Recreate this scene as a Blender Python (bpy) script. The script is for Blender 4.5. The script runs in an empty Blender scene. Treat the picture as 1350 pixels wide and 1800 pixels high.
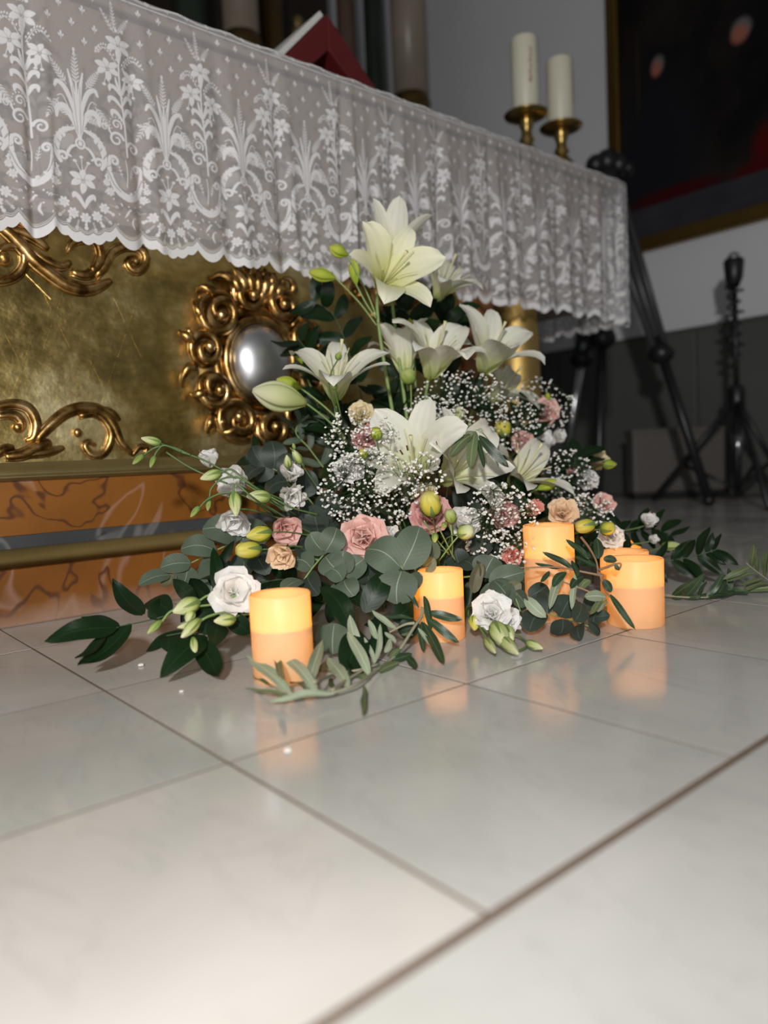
import bpy, math, random
import numpy as np
from mathutils import Vector, Matrix, Quaternion

random.seed(7)
rng = np.random.default_rng(7)
SC = bpy.context.scene
COL = SC.collection
PI = math.pi

# ------------------------------------------------------------------ camera
H = 0.25
FPX = 1298.0
PITCH, ROLL, YAW = math.radians(3.96), math.radians(-2.63), math.radians(40.05)
fw = Vector((math.sin(YAW) * math.cos(PITCH), math.cos(YAW) * math.cos(PITCH), -math.sin(PITCH)))
r0_ = Vector((math.cos(YAW), -math.sin(YAW), 0))
u0_ = r0_.cross(fw)
rt = r0_ * math.cos(ROLL) + u0_ * math.sin(ROLL)
up = -r0_ * math.sin(ROLL) + u0_ * math.cos(ROLL)
CAM = Vector((0, 0, H))
cd = bpy.data.cameras.new('camera')
cam = bpy.data.objects.new('camera', cd)
COL.objects.link(cam)
cam.matrix_world = Matrix(((rt.x, up.x, -fw.x, CAM.x), (rt.y, up.y, -fw.y, CAM.y), (rt.z, up.z, -fw.z, CAM.z), (0, 0, 0, 1)))
cd.sensor_fit = 'HORIZONTAL'
cd.sensor_width = 36.0
cd.lens = 36.0 * FPX / 1350.0
cd.clip_start = 0.02
cd.dof.use_dof = True
cd.dof.focus_distance = 1.08
cd.dof.aperture_fstop = 3.0
SC.camera = cam

# ------------------------------------------------------------------ light and exposure
w = bpy.data.worlds.new('church_dusk')
SC.world = w
w.use_nodes = True
wb = w.node_tree.nodes['Background']
wb.inputs[0].default_value = (0.93, 0.97, 1.0, 1)
wb.inputs[1].default_value = 0.075
def area(name, loc, target, size, power, col=(1, 1, 1)):
    l = bpy.data.lights.new(name, 'AREA')
    l.shape = 'DISK'
    l.size = size
    l.energy = power
    l.color = col
    o = bpy.data.objects.new(name, l)
    o.location = loc
    o.rotation_euler = (Vector(target) - Vector(loc)).to_track_quat('-Z', 'Y').to_euler()
    COL.objects.link(o)
    return o
area('rear_fill_light', CAM - fw * 1.45 - rt * 0.22 + Vector((0, 0, 0.70)), (0.8, 1.0, 0.35), 0.16, 62, (1.0, 0.985, 0.97))  # added light behind the camera, evens the falloff from floor to altar
area('phone_torch', CAM - rt * 0.03 + up * 0.02, CAM + fw, 0.02, 3.3, (1.0, 0.985, 0.975))
vs = SC.view_settings
vs.view_transform = 'Standard'
vs.look = 'None'
vs.gamma = 1.0
vs.exposure = 0.0
vs.use_curve_mapping = False

# ------------------------------------------------------------------ picture <-> world
def ray(px, py):
    return fw + rt * ((px - 675) / FPX) - up * ((py - 900) / FPX)
def P(px, py, d):                     # point at depth d
    return CAM + ray(px, py) * d
def G(px, py, z=0.0):                 # point at height z
    r = ray(px, py)
    return CAM + r * ((z - H) / r.z)
def AY(px, py, y):                    # point on a plane parallel to the altar front
    r = ray(px, py)
    return CAM + r * (y / r.y)
def PZ(px, py, d, z=0.006):           # depth d, but never under the floor
    p = P(px, py, d)
    return p if p.z >= z else G(px, py, z)

# ------------------------------------------------------------------ materials
def mat(name, base=(0.5, 0.5, 0.5), rough=0.5, metal=0.0, spec=0.5):
    m = bpy.data.materials.new(name)
    m.use_nodes = True
    b = m.node_tree.nodes['Principled BSDF']
    b.inputs['Base Color'].default_value = (*base, 1)
    b.inputs['Roughness'].default_value = rough
    b.inputs['Metallic'].default_value = metal
    b.inputs['Specular IOR Level'].default_value = spec
    return m
def nd(m, t, **k):
    n = m.node_tree.nodes.new(t)
    for a, v in k.items():
        setattr(n, a, v)
    return n
def lk(m, a, b):
    m.node_tree.links.new(a, b)
def bsdf(m):
    return m.node_tree.nodes['Principled BSDF']
def noise(m, scale, detail=4, rough=0.55, coord='Object', dist=0.0, stretch=None):
    tc = nd(m, 'ShaderNodeTexCoord')
    if coord == 'World':
        g = nd(m, 'ShaderNodeNewGeometry')
        src = g.outputs['Position']
    else:
        src = tc.outputs[coord]
    if stretch:
        mp = nd(m, 'ShaderNodeMapping')
        mp.inputs['Scale'].default_value = stretch
        lk(m, src, mp.inputs['Vector'])
        src = mp.outputs[0]
    n = nd(m, 'ShaderNodeTexNoise')
    n.inputs['Scale'].default_value = scale
    n.inputs['Detail'].default_value = detail
    n.inputs['Roughness'].default_value = rough
    n.inputs['Distortion'].default_value = dist
    lk(m, src, n.inputs['Vector'])
    return n
def ramp(m, fac, stops):
    r = nd(m, 'ShaderNodeValToRGB')
    e = r.color_ramp.elements
    e[0].position, e[0].color = stops[0][0], (*stops[0][1], 1)
    e[1].position, e[1].color = stops[-1][0], (*stops[-1][1], 1)
    for p, c in stops[1:-1]:
        x = e.new(p)
        x.color = (*c, 1)
    lk(m, fac, r.inputs[0])
    return r
def mixc(m, fac, a, b, mode='MIX'):
    x = nd(m, 'ShaderNodeMix', data_type='RGBA', blend_type=mode)
    for i, v in ((0, fac), (6, a), (7, b)):
        if isinstance(v, (int, float)):
            x.inputs[i].default_value = v
        elif isinstance(v, tuple):
            x.inputs[i].default_value = (*v, 1)
        else:
            lk(m, v, x.inputs[i])
    return x.outputs[2]
def math_(m, op, a, b=0.0, c=None):
    x = nd(m, 'ShaderNodeMath', operation=op)
    for i, v in enumerate((a, b) if c is None else (a, b, c)):
        if isinstance(v, (int, float)):
            x.inputs[i].default_value = v
        else:
            lk(m, v, x.inputs[i])
    return x.outputs[0]
def bump(m, h, strength=0.3, dist=0.01):
    b = nd(m, 'ShaderNodeBump')
    b.inputs['Strength'].default_value = strength
    b.inputs['Distance'].default_value = dist
    lk(m, h, b.inputs['Height'])
    lk(m, b.outputs[0], bsdf(m).inputs['Normal'])

def translucent(m, amount, color_socket=None, color=None):
    out = m.node_tree.nodes['Material Output']
    t = nd(m, 'ShaderNodeBsdfTranslucent')
    if color_socket is not None:
        lk(m, color_socket, t.inputs['Color'])
    else:
        t.inputs['Color'].default_value = (*color, 1)
    x = nd(m, 'ShaderNodeMixShader')
    x.inputs[0].default_value = amount
    lk(m, bsdf(m).outputs[0], x.inputs[1])
    lk(m, t.outputs[0], x.inputs[2])
    lk(m, x.outputs[0], out.inputs['Surface'])

def uv_t(m):
    u = nd(m, 'ShaderNodeUVMap')
    s = nd(m, 'ShaderNodeSeparateXYZ')
    lk(m, u.outputs[0], s.inputs[0])
    return s.outputs[0], s.outputs[1]

def petal_mat(name, stops, rough=0.55, trans=0.30, vein=0.12, streaks=11, tint=None):
    """colour along the petal, fine length-wise veins"""
    m = mat(name, rough=rough, spec=0.25)
    t, s = uv_t(m)
    r = ramp(m, t, stops)
    n = noise(m, 60, 3)
    wv = math_(m, 'SINE', math_(m, 'MULTIPLY_ADD', s, streaks * 2 * PI, n.outputs[0]))
    f = math_(m, 'MULTIPLY', math_(m, 'MULTIPLY_ADD', wv, 0.5, 0.5), vein)
    col = mixc(m, f, r.outputs[0], tuple(0.72 * c for c in stops[len(stops) // 2][1]))
    lk(m, col, bsdf(m).inputs['Base Color'])
    bump(m, wv, 0.12, 0.001)
    translucent(m, trans, col)
    return m

def leaf_mat(name, top, back, rough=0.45, vein=(0.35, 0.42, 0.3), veinw=0.03, spec=0.5, mott=0.35, sidev=0.05):
    m = mat(name, rough=rough, spec=spec)
    t, s = uv_t(m)
    n = noise(m, 30, 4)
    g = nd(m, 'ShaderNodeNewGeometry')
    base = mixc(m, g.outputs['Backfacing'], top, back)
    oi = nd(m, 'ShaderNodeObjectInfo')
    base = mixc(m, oi.outputs['Random'], base, tuple(min(1, 0.72 * x + 0.004) for x in top))
    c = mixc(m, math_(m, 'MULTIPLY', n.outputs[0], mott), base, tuple(0.35 * x for x in top))
    mid = math_(m, 'LESS_THAN', math_(m, 'ABSOLUTE', math_(m, 'SUBTRACT', s, 0.5)), veinw)
    c = mixc(m, math_(m, 'MULTIPLY', mid, 0.55), c, vein)
    lk(m, c, bsdf(m).inputs['Base Color'])
    side = math_(m, 'SINE', math_(m, 'MULTIPLY_ADD', math_(m, 'ABSOLUTE', math_(m, 'SUBTRACT', s, 0.5)), -30, math_(m, 'MULTIPLY', t, 60)))
    bump(m, side, sidev, 0.001)
    translucent(m, 0.10, c)
    return m

M = {}
M['lily'] = petal_mat('lily_petal', [(0, (0.42, 0.50, 0.10)), (0.22, (0.72, 0.74, 0.40)), (0.5, (0.80, 0.79, 0.66)), (1, (0.82, 0.81, 0.72))], vein=0.16, streaks=4)
M['lily_yellow'] = petal_mat('lily_petal_lemon', [(0, (0.50, 0.56, 0.12)), (0.3, (0.80, 0.80, 0.40)), (0.6, (0.84, 0.84, 0.58)), (1, (0.84, 0.83, 0.66))], vein=0.10, streaks=4)
M['white'] = petal_mat('white_petal', [(0, (0.74, 0.77, 0.50)), (0.25, (0.88, 0.87, 0.80)), (1, (0.90, 0.88, 0.86))], trans=0.38, vein=0.05)
M['pink'] = petal_mat('pink_petal', [(0, (0.70, 0.42, 0.26)), (0.35, (0.82, 0.47, 0.39)), (1, (0.86, 0.57, 0.51))])
M['dusty'] = petal_mat('dusty_pink_petal', [(0, (0.40, 0.25, 0.16)), (0.4, (0.58, 0.28, 0.26)), (1, (0.72, 0.42, 0.38))])
M['coral'] = petal_mat('coral_petal', [(0, (0.80, 0.35, 0.15)), (0.5, (0.85, 0.30, 0.22)), (1, (0.86, 0.42, 0.34))])
M['peach'] = petal_mat('peach_petal', [(0, (0.75, 0.50, 0.20)), (0.5, (0.85, 0.58, 0.34)), (1, (0.88, 0.68, 0.48))])
M['cream'] = petal_mat('cream_petal', [(0, (0.60, 0.52, 0.18)), (0.5, (0.76, 0.63, 0.36)), (1, (0.80, 0.70, 0.46))])
M['yellow_petal'] = petal_mat('yellow_bud_petal', [(0, (0.36, 0.44, 0.05)), (0.5, (0.66, 0.60, 0.08)), (1, (0.74, 0.66, 0.18))])
M['bud_pale'] = petal_mat('pale_bud_skin', [(0, (0.24, 0.33, 0.07)), (0.35, (0.52, 0.60, 0.20)), (1, (0.80, 0.79, 0.52))], streaks=5, vein=0.2)
M['bud_green'] = petal_mat('green_bud_skin', [(0, (0.18, 0.28, 0.05)), (0.5, (0.34, 0.44, 0.10)), (1, (0.55, 0.60, 0.24))], streaks=5, vein=0.2)
M['bud_lime'] = petal_mat('lime_bud_skin', [(0, (0.30, 0.42, 0.04)), (0.5, (0.45, 0.54, 0.06)), (1, (0.60, 0.62, 0.12))], streaks=3, vein=0.25)
M['bud_lily'] = petal_mat('lily_bud_skin', [(0, (0.40, 0.48, 0.12)), (0.45, (0.64, 0.67, 0.34)), (1, (0.78, 0.78, 0.58))], streaks=3, vein=0.35)
M['gyp'] = petal_mat('gypsophila_white', [(0, (0.82, 0.80, 0.74)), (1, (0.86, 0.84, 0.79))], trans=0.15)
def plain(key, name, base, rough=0.5, metal=0.0, spec=0.5, var=0.25, scale=40, coord='Object', bmp=0.0):
    m = mat(name, base, rough, metal, spec)
    n = noise(m, scale, 4, coord=coord)
    c = mixc(m, math_(m, 'MULTIPLY', n.outputs[0], var * 2), base, tuple(0.45 * x for x in base))
    lk(m, c, bsdf(m).inputs['Base Color'])
    if bmp:
        bump(m, n.outputs[0], bmp, 0.004)
    M[key] = m
    return m
plain('stem', 'green_stem', (0.10, 0.17, 0.05), 0.5)
plain('stem_pale', 'pale_green_stem', (0.22, 0.32, 0.10), 0.5)
plain('stem_dark', 'dark_green_stem', (0.035, 0.065, 0.022), 0.5)
plain('stem_olive', 'olive_twig', (0.30, 0.29, 0.19), 0.6)
plain('stem_brown', 'brown_twig', (0.30, 0.17, 0.09), 0.6)
plain('sepal', 'green_sepal', (0.14, 0.22, 0.055), 0.5)
plain('anther', 'brown_anther', (0.10, 0.04, 0.015), 0.8)
plain('pistil', 'pale_pistil', (0.66, 0.62, 0.34), 0.5)
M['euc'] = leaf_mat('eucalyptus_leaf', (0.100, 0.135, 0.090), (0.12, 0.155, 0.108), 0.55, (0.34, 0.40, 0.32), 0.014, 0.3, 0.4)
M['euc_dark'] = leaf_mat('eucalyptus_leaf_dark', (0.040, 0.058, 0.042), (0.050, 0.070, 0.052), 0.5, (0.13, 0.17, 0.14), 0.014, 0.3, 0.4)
M['euc_brown'] = leaf_mat('eucalyptus_leaf_brown', (0.16, 0.15, 0.08), (0.20, 0.18, 0.10), 0.55, (0.3, 0.28, 0.18), 0.014, 0.3, 0.4)
M['ruscus'] = leaf_mat('ruscus_leaf', (0.008, 0.024, 0.007), (0.010, 0.028, 0.009), 0.38, (0.020, 0.05, 0.015), 0.018, 0.16, 0.4, 0.02)
M['olive'] = leaf_mat('olive_leaf_silver', (0.30, 0.35, 0.23), (0.25, 0.29, 0.18), 0.5, (0.48, 0.50, 0.36), 0.05, 0.3, 0.3)
M['olive_dark'] = leaf_mat('olive_leaf_dark', (0.03, 0.06, 0.025), (0.05, 0.08, 0.035), 0.4, (0.10, 0.14, 0.06), 0.05, 0.4, 0.3)
M['olive_mid'] = leaf_mat('olive_leaf_green', (0.13, 0.17, 0.075), (0.20, 0.24, 0.14), 0.45, (0.28, 0.30, 0.16), 0.05, 0.3, 0.3)

# gilding
def gold_leaf():
    m = mat('gold_leaf_panel', (0.5, 0.36, 0.1), 0.3, 1.0)
    n1 = noise(m, 6, 6, coord='World', rough=0.62)
    n2 = noise(m, 40, 4, coord='World', stretch=(1, 1, 2.5))
    c1 = ramp(m, n1.outputs[0], [(0.32, (0.36, 0.24, 0.07)), (0.5, (0.68, 0.50, 0.18)), (0.66, (0.95, 0.84, 0.48))])
    c2 = mixc(m, math_(m, 'MULTIPLY', n2.outputs[0], 0.55), c1.outputs[0], (0.22, 0.15, 0.05))
    lk(m, c2, bsdf(m).inputs['Base Color'])
    rr = ramp(m, n1.outputs[0], [(0.32, (0.24,) * 3), (0.66, (0.50,) * 3)])
    lk(m, rr.outputs[0], bsdf(m).inputs['Roughness'])
    # wrinkled leaf
    n3 = noise(m, 26, 3, coord='World')
    bump(m, math_(m, 'ADD', math_(m, 'MULTIPLY', n2.outputs[0], 0.3), n3.outputs[0]), 0.30, 0.008)
    return m
M['gold_panel'] = gold_leaf()
def gold_carved():
    m = mat('carved_gold', (0.5, 0.32, 0.08), 0.33, 1.0)
    n1 = noise(m, 35, 4, coord='World')
    c1 = ramp(m, n1.outputs[0], [(0.35, (0.14, 0.07, 0.02)), (0.5, (0.42, 0.25, 0.08)), (0.66, (0.80, 0.55, 0.27))])
    lk(m, c1.outputs[0], bsdf(m).inputs['Base Color'])
    bump(m, n1.outputs[0], 0.25, 0.004)
    return m
M['gold_carved'] = gold_carved()
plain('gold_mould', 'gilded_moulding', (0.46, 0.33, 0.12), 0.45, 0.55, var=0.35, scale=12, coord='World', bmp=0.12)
plain('gold_column', 'gilded_column', (0.62, 0.42, 0.14), 0.52, 0.9, var=0.3, scale=18, coord='World', bmp=0.1)
plain('gold_dark', 'dark_old_gilding', (0.22, 0.14, 0.05), 0.45, 1.0, var=0.35, scale=10, coord='World', bmp=0.2)
plain('silver', 'silver_dome', (0.74, 0.75, 0.78), 0.36, 1.0, var=0.1, scale=14)
plain('brass', 'brass', (0.55, 0.38, 0.13), 0.30, 1.0, var=0.2, scale=20)
plain('chrome', 'chrome_tube', (0.55, 0.56, 0.58), 0.25, 1.0, var=0.1)
plain('black', 'black_plastic', (0.012, 0.012, 0.013), 0.4, var=0.2)
plain('charcoal', 'charcoal_metal', (0.05, 0.05, 0.052), 0.4, var=0.2)
plain('wood', 'altar_board_wood', (0.27, 0.205, 0.16), 0.6, var=0.3, scale=5, coord='World')
plain('linen', 'altar_linen', (0.62, 0.60, 0.58), 0.8, var=0.08, scale=20)
plain('orange_wood', 'orange_brown_pilaster', (0.30, 0.11, 0.025), 0.35, var=0.4, scale=9, coord='World')
plain('dark_wood', 'dark_brown_panel', (0.035, 0.022, 0.014), 0.5, var=0.4, scale=6, coord='World')
plain('red', 'red_leather', (0.11, 0.008, 0.009), 0.5, var=0.25, scale=30)
plain('red_dark', 'dark_red_inner', (0.06, 0.012, 0.010), 0.6, var=0.25, scale=30)
plain('paper', 'white_paper', (0.62, 0.60, 0.56), 0.7, var=0.06)
plain('red_print', 'red_lettering', (0.36, 0.03, 0.03), 0.5, var=0.15)
plain('wax_ivory', 'ivory_wax', (0.66, 0.63, 0.50), 0.45, var=0.08, scale=6)
plain('wick', 'burnt_wick', (0.03, 0.025, 0.02), 0.9)
plain('grout', 'floor_grout', (0.17, 0.115, 0.08), 0.9, var=0.4, scale=60, coord='World')
plain('box', 'beige_box', (0.13, 0.115, 0.10), 0.6, var=0.3, scale=5, coord='World')
plain('brown_frame', 'gilt_frame', (0.30, 0.18, 0.05), 0.4, 1.0, var=0.25, scale=10, coord='World')
plain('plaster', 'grey_plaster_wall', (0.74, 0.745, 0.77), 0.85, var=0.10, scale=1.2, coord='World')
plain('wainscot', 'dark_grey_stone', (0.115, 0.115, 0.11), 0.45, var=0.30, scale=2.2, coord='World')
plain('marble_column', 'pale_marble_column', (0.42, 0.35, 0.27), 0.35, var=0.45, scale=4, coord='World')
plain('pink_column', 'rose_marble_column', (0.20, 0.12, 0.085), 0.35, var=0.35, scale=5, coord='World')
plain('green_column', 'green_marble_column', (0.035, 0.05, 0.032), 0.3, var=0.45, scale=5, coord='World')

def marble_tile():
    m = mat('white_marble_tile', (0.6, 0.58, 0.56), 0.16, 0, 0.55)
    oi = nd(m, 'ShaderNodeObjectInfo')
    n1 = noise(m, 3.0, 5, coord='World', dist=0.4)
    n2 = noise(m, 7.0, 6, coord='World', dist=1.4, stretch=(1.2, 0.45, 1))
    c = ramp(m, n1.outputs[0], [(0.30, (0.42, 0.415, 0.38)), (0.5, (0.52, 0.505, 0.475)), (0.72, (0.60, 0.57, 0.54))])
    v = ramp(m, n2.outputs[0], [(0.0, (0, 0, 0)), (0.485, (0, 0, 0)), (0.5, (1, 1, 1)), (0.515, (0, 0, 0)), (1.0, (0, 0, 0))])
    c2 = mixc(m, math_(m, 'MULTIPLY', v.outputs[0], 0.15), c.outputs[0], (0.25, 0.25, 0.26))
    rv = mixc(m, oi.outputs['Random'], (0.88, 0.89, 0.88), (1.03, 1.0, 0.98))
    c3 = mixc(m, 1.0, c2, rv, 'MULTIPLY')
    lk(m, c3, bsdf(m).inputs['Base Color'])
    n3 = noise(m, 9, 4, coord='World')
    rr = ramp(m, n3.outputs[0], [(0.3, (0.10,) * 3), (0.7, (0.19,) * 3)])
    lk(m, rr.outputs[0], bsdf(m).inputs['Roughness'])
    n4 = noise(m, 90, 2, coord='World')
    bump(m, n4.outputs[0], 0.02, 0.002)
    return m
M['tile'] = marble_tile()

def scagliola(name, base, vein_dark, vein_light, sc=1.0):
    m = mat(name, base, 0.32, 0, 0.45)
    n1 = noise(m, 6 * sc, 4, coord='World')
    d1 = noise(m, 5 * sc, 3, coord='World', dist=0.5)
    d2 = noise(m, 4.2 * sc, 2, coord='World', dist=0.9, stretch=(1.3, 1, -0.8))
    c = mixc(m, n1.outputs[0], tuple(0.55 * x for x in base), tuple(min(1, 1.45 * x) for x in base))
    v1 = ramp(m, d1.outputs[0], [(0.0, (0, 0, 0)), (0.486, (0, 0, 0)), (0.494, (1, 1, 1)), (0.502, (1, 1, 1)), (0.510, (0, 0, 0)), (1.0, (0, 0, 0))])
    v2 = ramp(m, d2.outputs[0], [(0.0, (0, 0, 0)), (0.53, (0, 0, 0)), (0.55, (1, 1, 1)), (0.575, (0, 0, 0)), (1.0, (0, 0, 0))])
    c = mixc(m, math_(m, 'MULTIPLY', v2.outputs[0], 0.35), c, vein_light)
    c = mixc(m, math_(m, 'MULTIPLY', v1.outputs[0], 0.85), c, vein_dark)
    lk(m, c, bsdf(m).inputs['Base Color'])
    return m
M['orange'] = scagliola('orange_painted_marble', (0.22, 0.082, 0.014), (0.07, 0.025, 0.012), (0.46, 0.30, 0.24))
def worn():
    m = scagliola('worn_orange_marble', (0.20, 0.072, 0.013), (0.07, 0.025, 0.012), (0.42, 0.27, 0.22))
    g = nd(m, 'ShaderNodeNewGeometry')
    s = nd(m, 'ShaderNodeSeparateXYZ')
    lk(m, g.outputs['Position'], s.inputs[0])
    n = noise(m, 9, 5, coord='World')
    f = ramp(m, math_(m, 'MULTIPLY_ADD', n.outputs[0], 0.06, s.outputs[2]), [(0.035, (0.7,) * 3), (0.068, (0, 0, 0))])
    old = bsdf(m).inputs['Base Color'].links[0].from_socket
    lk(m, mixc(m, f.outputs[0], old, (0.34, 0.22, 0.16)), bsdf(m).inputs['Base Color'])
    return m
M['orange_worn'] = worn()
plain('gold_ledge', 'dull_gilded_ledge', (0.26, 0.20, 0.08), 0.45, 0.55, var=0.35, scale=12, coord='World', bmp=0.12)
M['grey_stripe'] = scagliola('slate_grey_painted_marble', (0.055, 0.058, 0.06), (0.03, 0.03, 0.03), (0.30, 0.29, 0.28))

def lace_mat():
    m = mat('white_lace', (0.80, 0.79, 0.80), 0.75, 0, 0.2)
    a = nd(m, 'ShaderNodeAttribute', attribute_name='thread')
    out = m.node_tree.nodes['Material Output']
    tr = nd(m, 'ShaderNodeBsdfTransparent')
    tl = nd(m, 'ShaderNodeBsdfTranslucent')
    tl.inputs['Color'].default_value = (0.8, 0.79, 0.8, 1)
    x1 = nd(m, 'ShaderNodeMixShader')
    x1.inputs[0].default_value = 0.25
    lk(m, bsdf(m).outputs[0], x1.inputs[1])
    lk(m, tl.outputs[0], x1.inputs[2])
    wn = noise(m, 900, 1)
    al = math_(m, 'MULTIPLY_ADD', a.outputs['Fac'], 0.66, math_(m, 'MULTIPLY_ADD', wn.outputs[0], 0.10, 0.27))
    x2 = nd(m, 'ShaderNodeMixShader')
    lk(m, al, x2.inputs[0])
    lk(m, tr.outputs[0], x2.inputs[1])
    lk(m, x1.outputs[0], x2.inputs[2])
    lk(m, x2.outputs[0], out.inputs['Surface'])
    return m
M['lace'] = lace_mat()

def wax_glow():
    m = mat('warm_wax', (0.86, 0.66, 0.43), 0.42, 0, 0.35)
    n = noise(m, 18, 3)
    c = mixc(m, n.outputs[0], (0.89, 0.69, 0.46), (0.83, 0.62, 0.39))
    lk(m, c, bsdf(m).inputs['Base Color'])
    translucent(m, 0.5, None, (0.95, 0.68, 0.27))
    return m
M['wax'] = wax_glow()
def emit(name, col, st):
    m = bpy.data.materials.new(name)
    m.use_nodes = True
    b = m.node_tree.nodes['Principled BSDF']
    b.inputs['Base Color'].default_value = (*col, 1)
    b.inputs['Emission Color'].default_value = (*col, 1)
    b.inputs['Emission Strength'].default_value = st
    return m
M['flame'] = emit('electric_flame', (1.0, 0.55, 0.10), 6)

def painting_mat():
    m = mat('dark_oil_painting', (0.01, 0.01, 0.01), 0.6, 0, 0.12)
    tc = nd(m, 'ShaderNodeTexCoord')
    sp = nd(m, 'ShaderNodeSeparateXYZ')
    lk(m, tc.outputs['UV'], sp.inputs[0])
    n = noise(m, 2.5, 5)
    c = ramp(m, n.outputs[0], [(0.35, (0.004, 0.004, 0.005)), (0.7, (0.022, 0.017, 0.014))]).outputs[0]
    U, V = sp.outputs[0], sp.outputs[1]
    def spot(c, cx, cy, rx, ry, col, soft=0.5):
        dx = math_(m, 'DIVIDE', math_(m, 'SUBTRACT', U, cx), rx)
        dy = math_(m, 'DIVIDE', math_(m, 'SUBTRACT', V, cy), ry)
        d = math_(m, 'ADD', math_(m, 'MULTIPLY', dx, dx), math_(m, 'MULTIPLY', dy, dy))
        d = math_(m, 'ADD', d, math_(m, 'MULTIPLY_ADD', n.outputs[0], 0.8, -0.4))
        f = nd(m, 'ShaderNodeMapRange')
        f.inputs[1].default_value, f.inputs[2].default_value = 1 - soft, 1 + soft
        f.inputs[3].default_value, f.inputs[4].default_value = 1, 0
        lk(m, d, f.inputs[0])
        return mixc(m, f.outputs[0], c, col)
    c = spot(c, PU[0][0], PU[0][1] - 0.42, 0.14, 0.42, (0.012, 0.012, 0.016))
    c = spot(c, PU[2][0], PU[2][1], PU[2][2], PU[2][3], (0.085, 0.003, 0.004))
    c = spot(c, PU[3][0], PU[3][1], PU[3][2], PU[3][3], (0.05, 0.003, 0.004))
    c = spot(c, PU[6][0], PU[6][1], PU[6][2], PU[6][3], (0.07, 0.003, 0.004))
    for k in (0, 1):
        c = spot(c, PU[k][0] + 0.005, PU[k][1] + 0.012, PU[k][2] * 1.15, PU[k][3] * 1.15, (0.16, 0.15, 0.15), 0.6)
        c = spot(c, PU[k][0], PU[k][1], PU[k][2], PU[k][3], (0.36, 0.13, 0.09), 0.7)
    c = spot(c, PU[5][0], PU[5][1], PU[5][2], PU[5][3], (0.035, 0.025, 0.010), 0.6)
    fb = math_(m, 'LESS_THAN', math_(m, 'MULTIPLY_ADD', n.outputs[0], 0.004, V), PU[4])
    n2 = noise(m, 6, 4, stretch=(1, 1, 4))
    c = mixc(m, fb, c, mixc(m, n2.outputs[0], (0.022, 0.020, 0.025), (0.055, 0.052, 0.060)))
    lk(m, c, bsdf(m).inputs['Base Color'])
    return m

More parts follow.
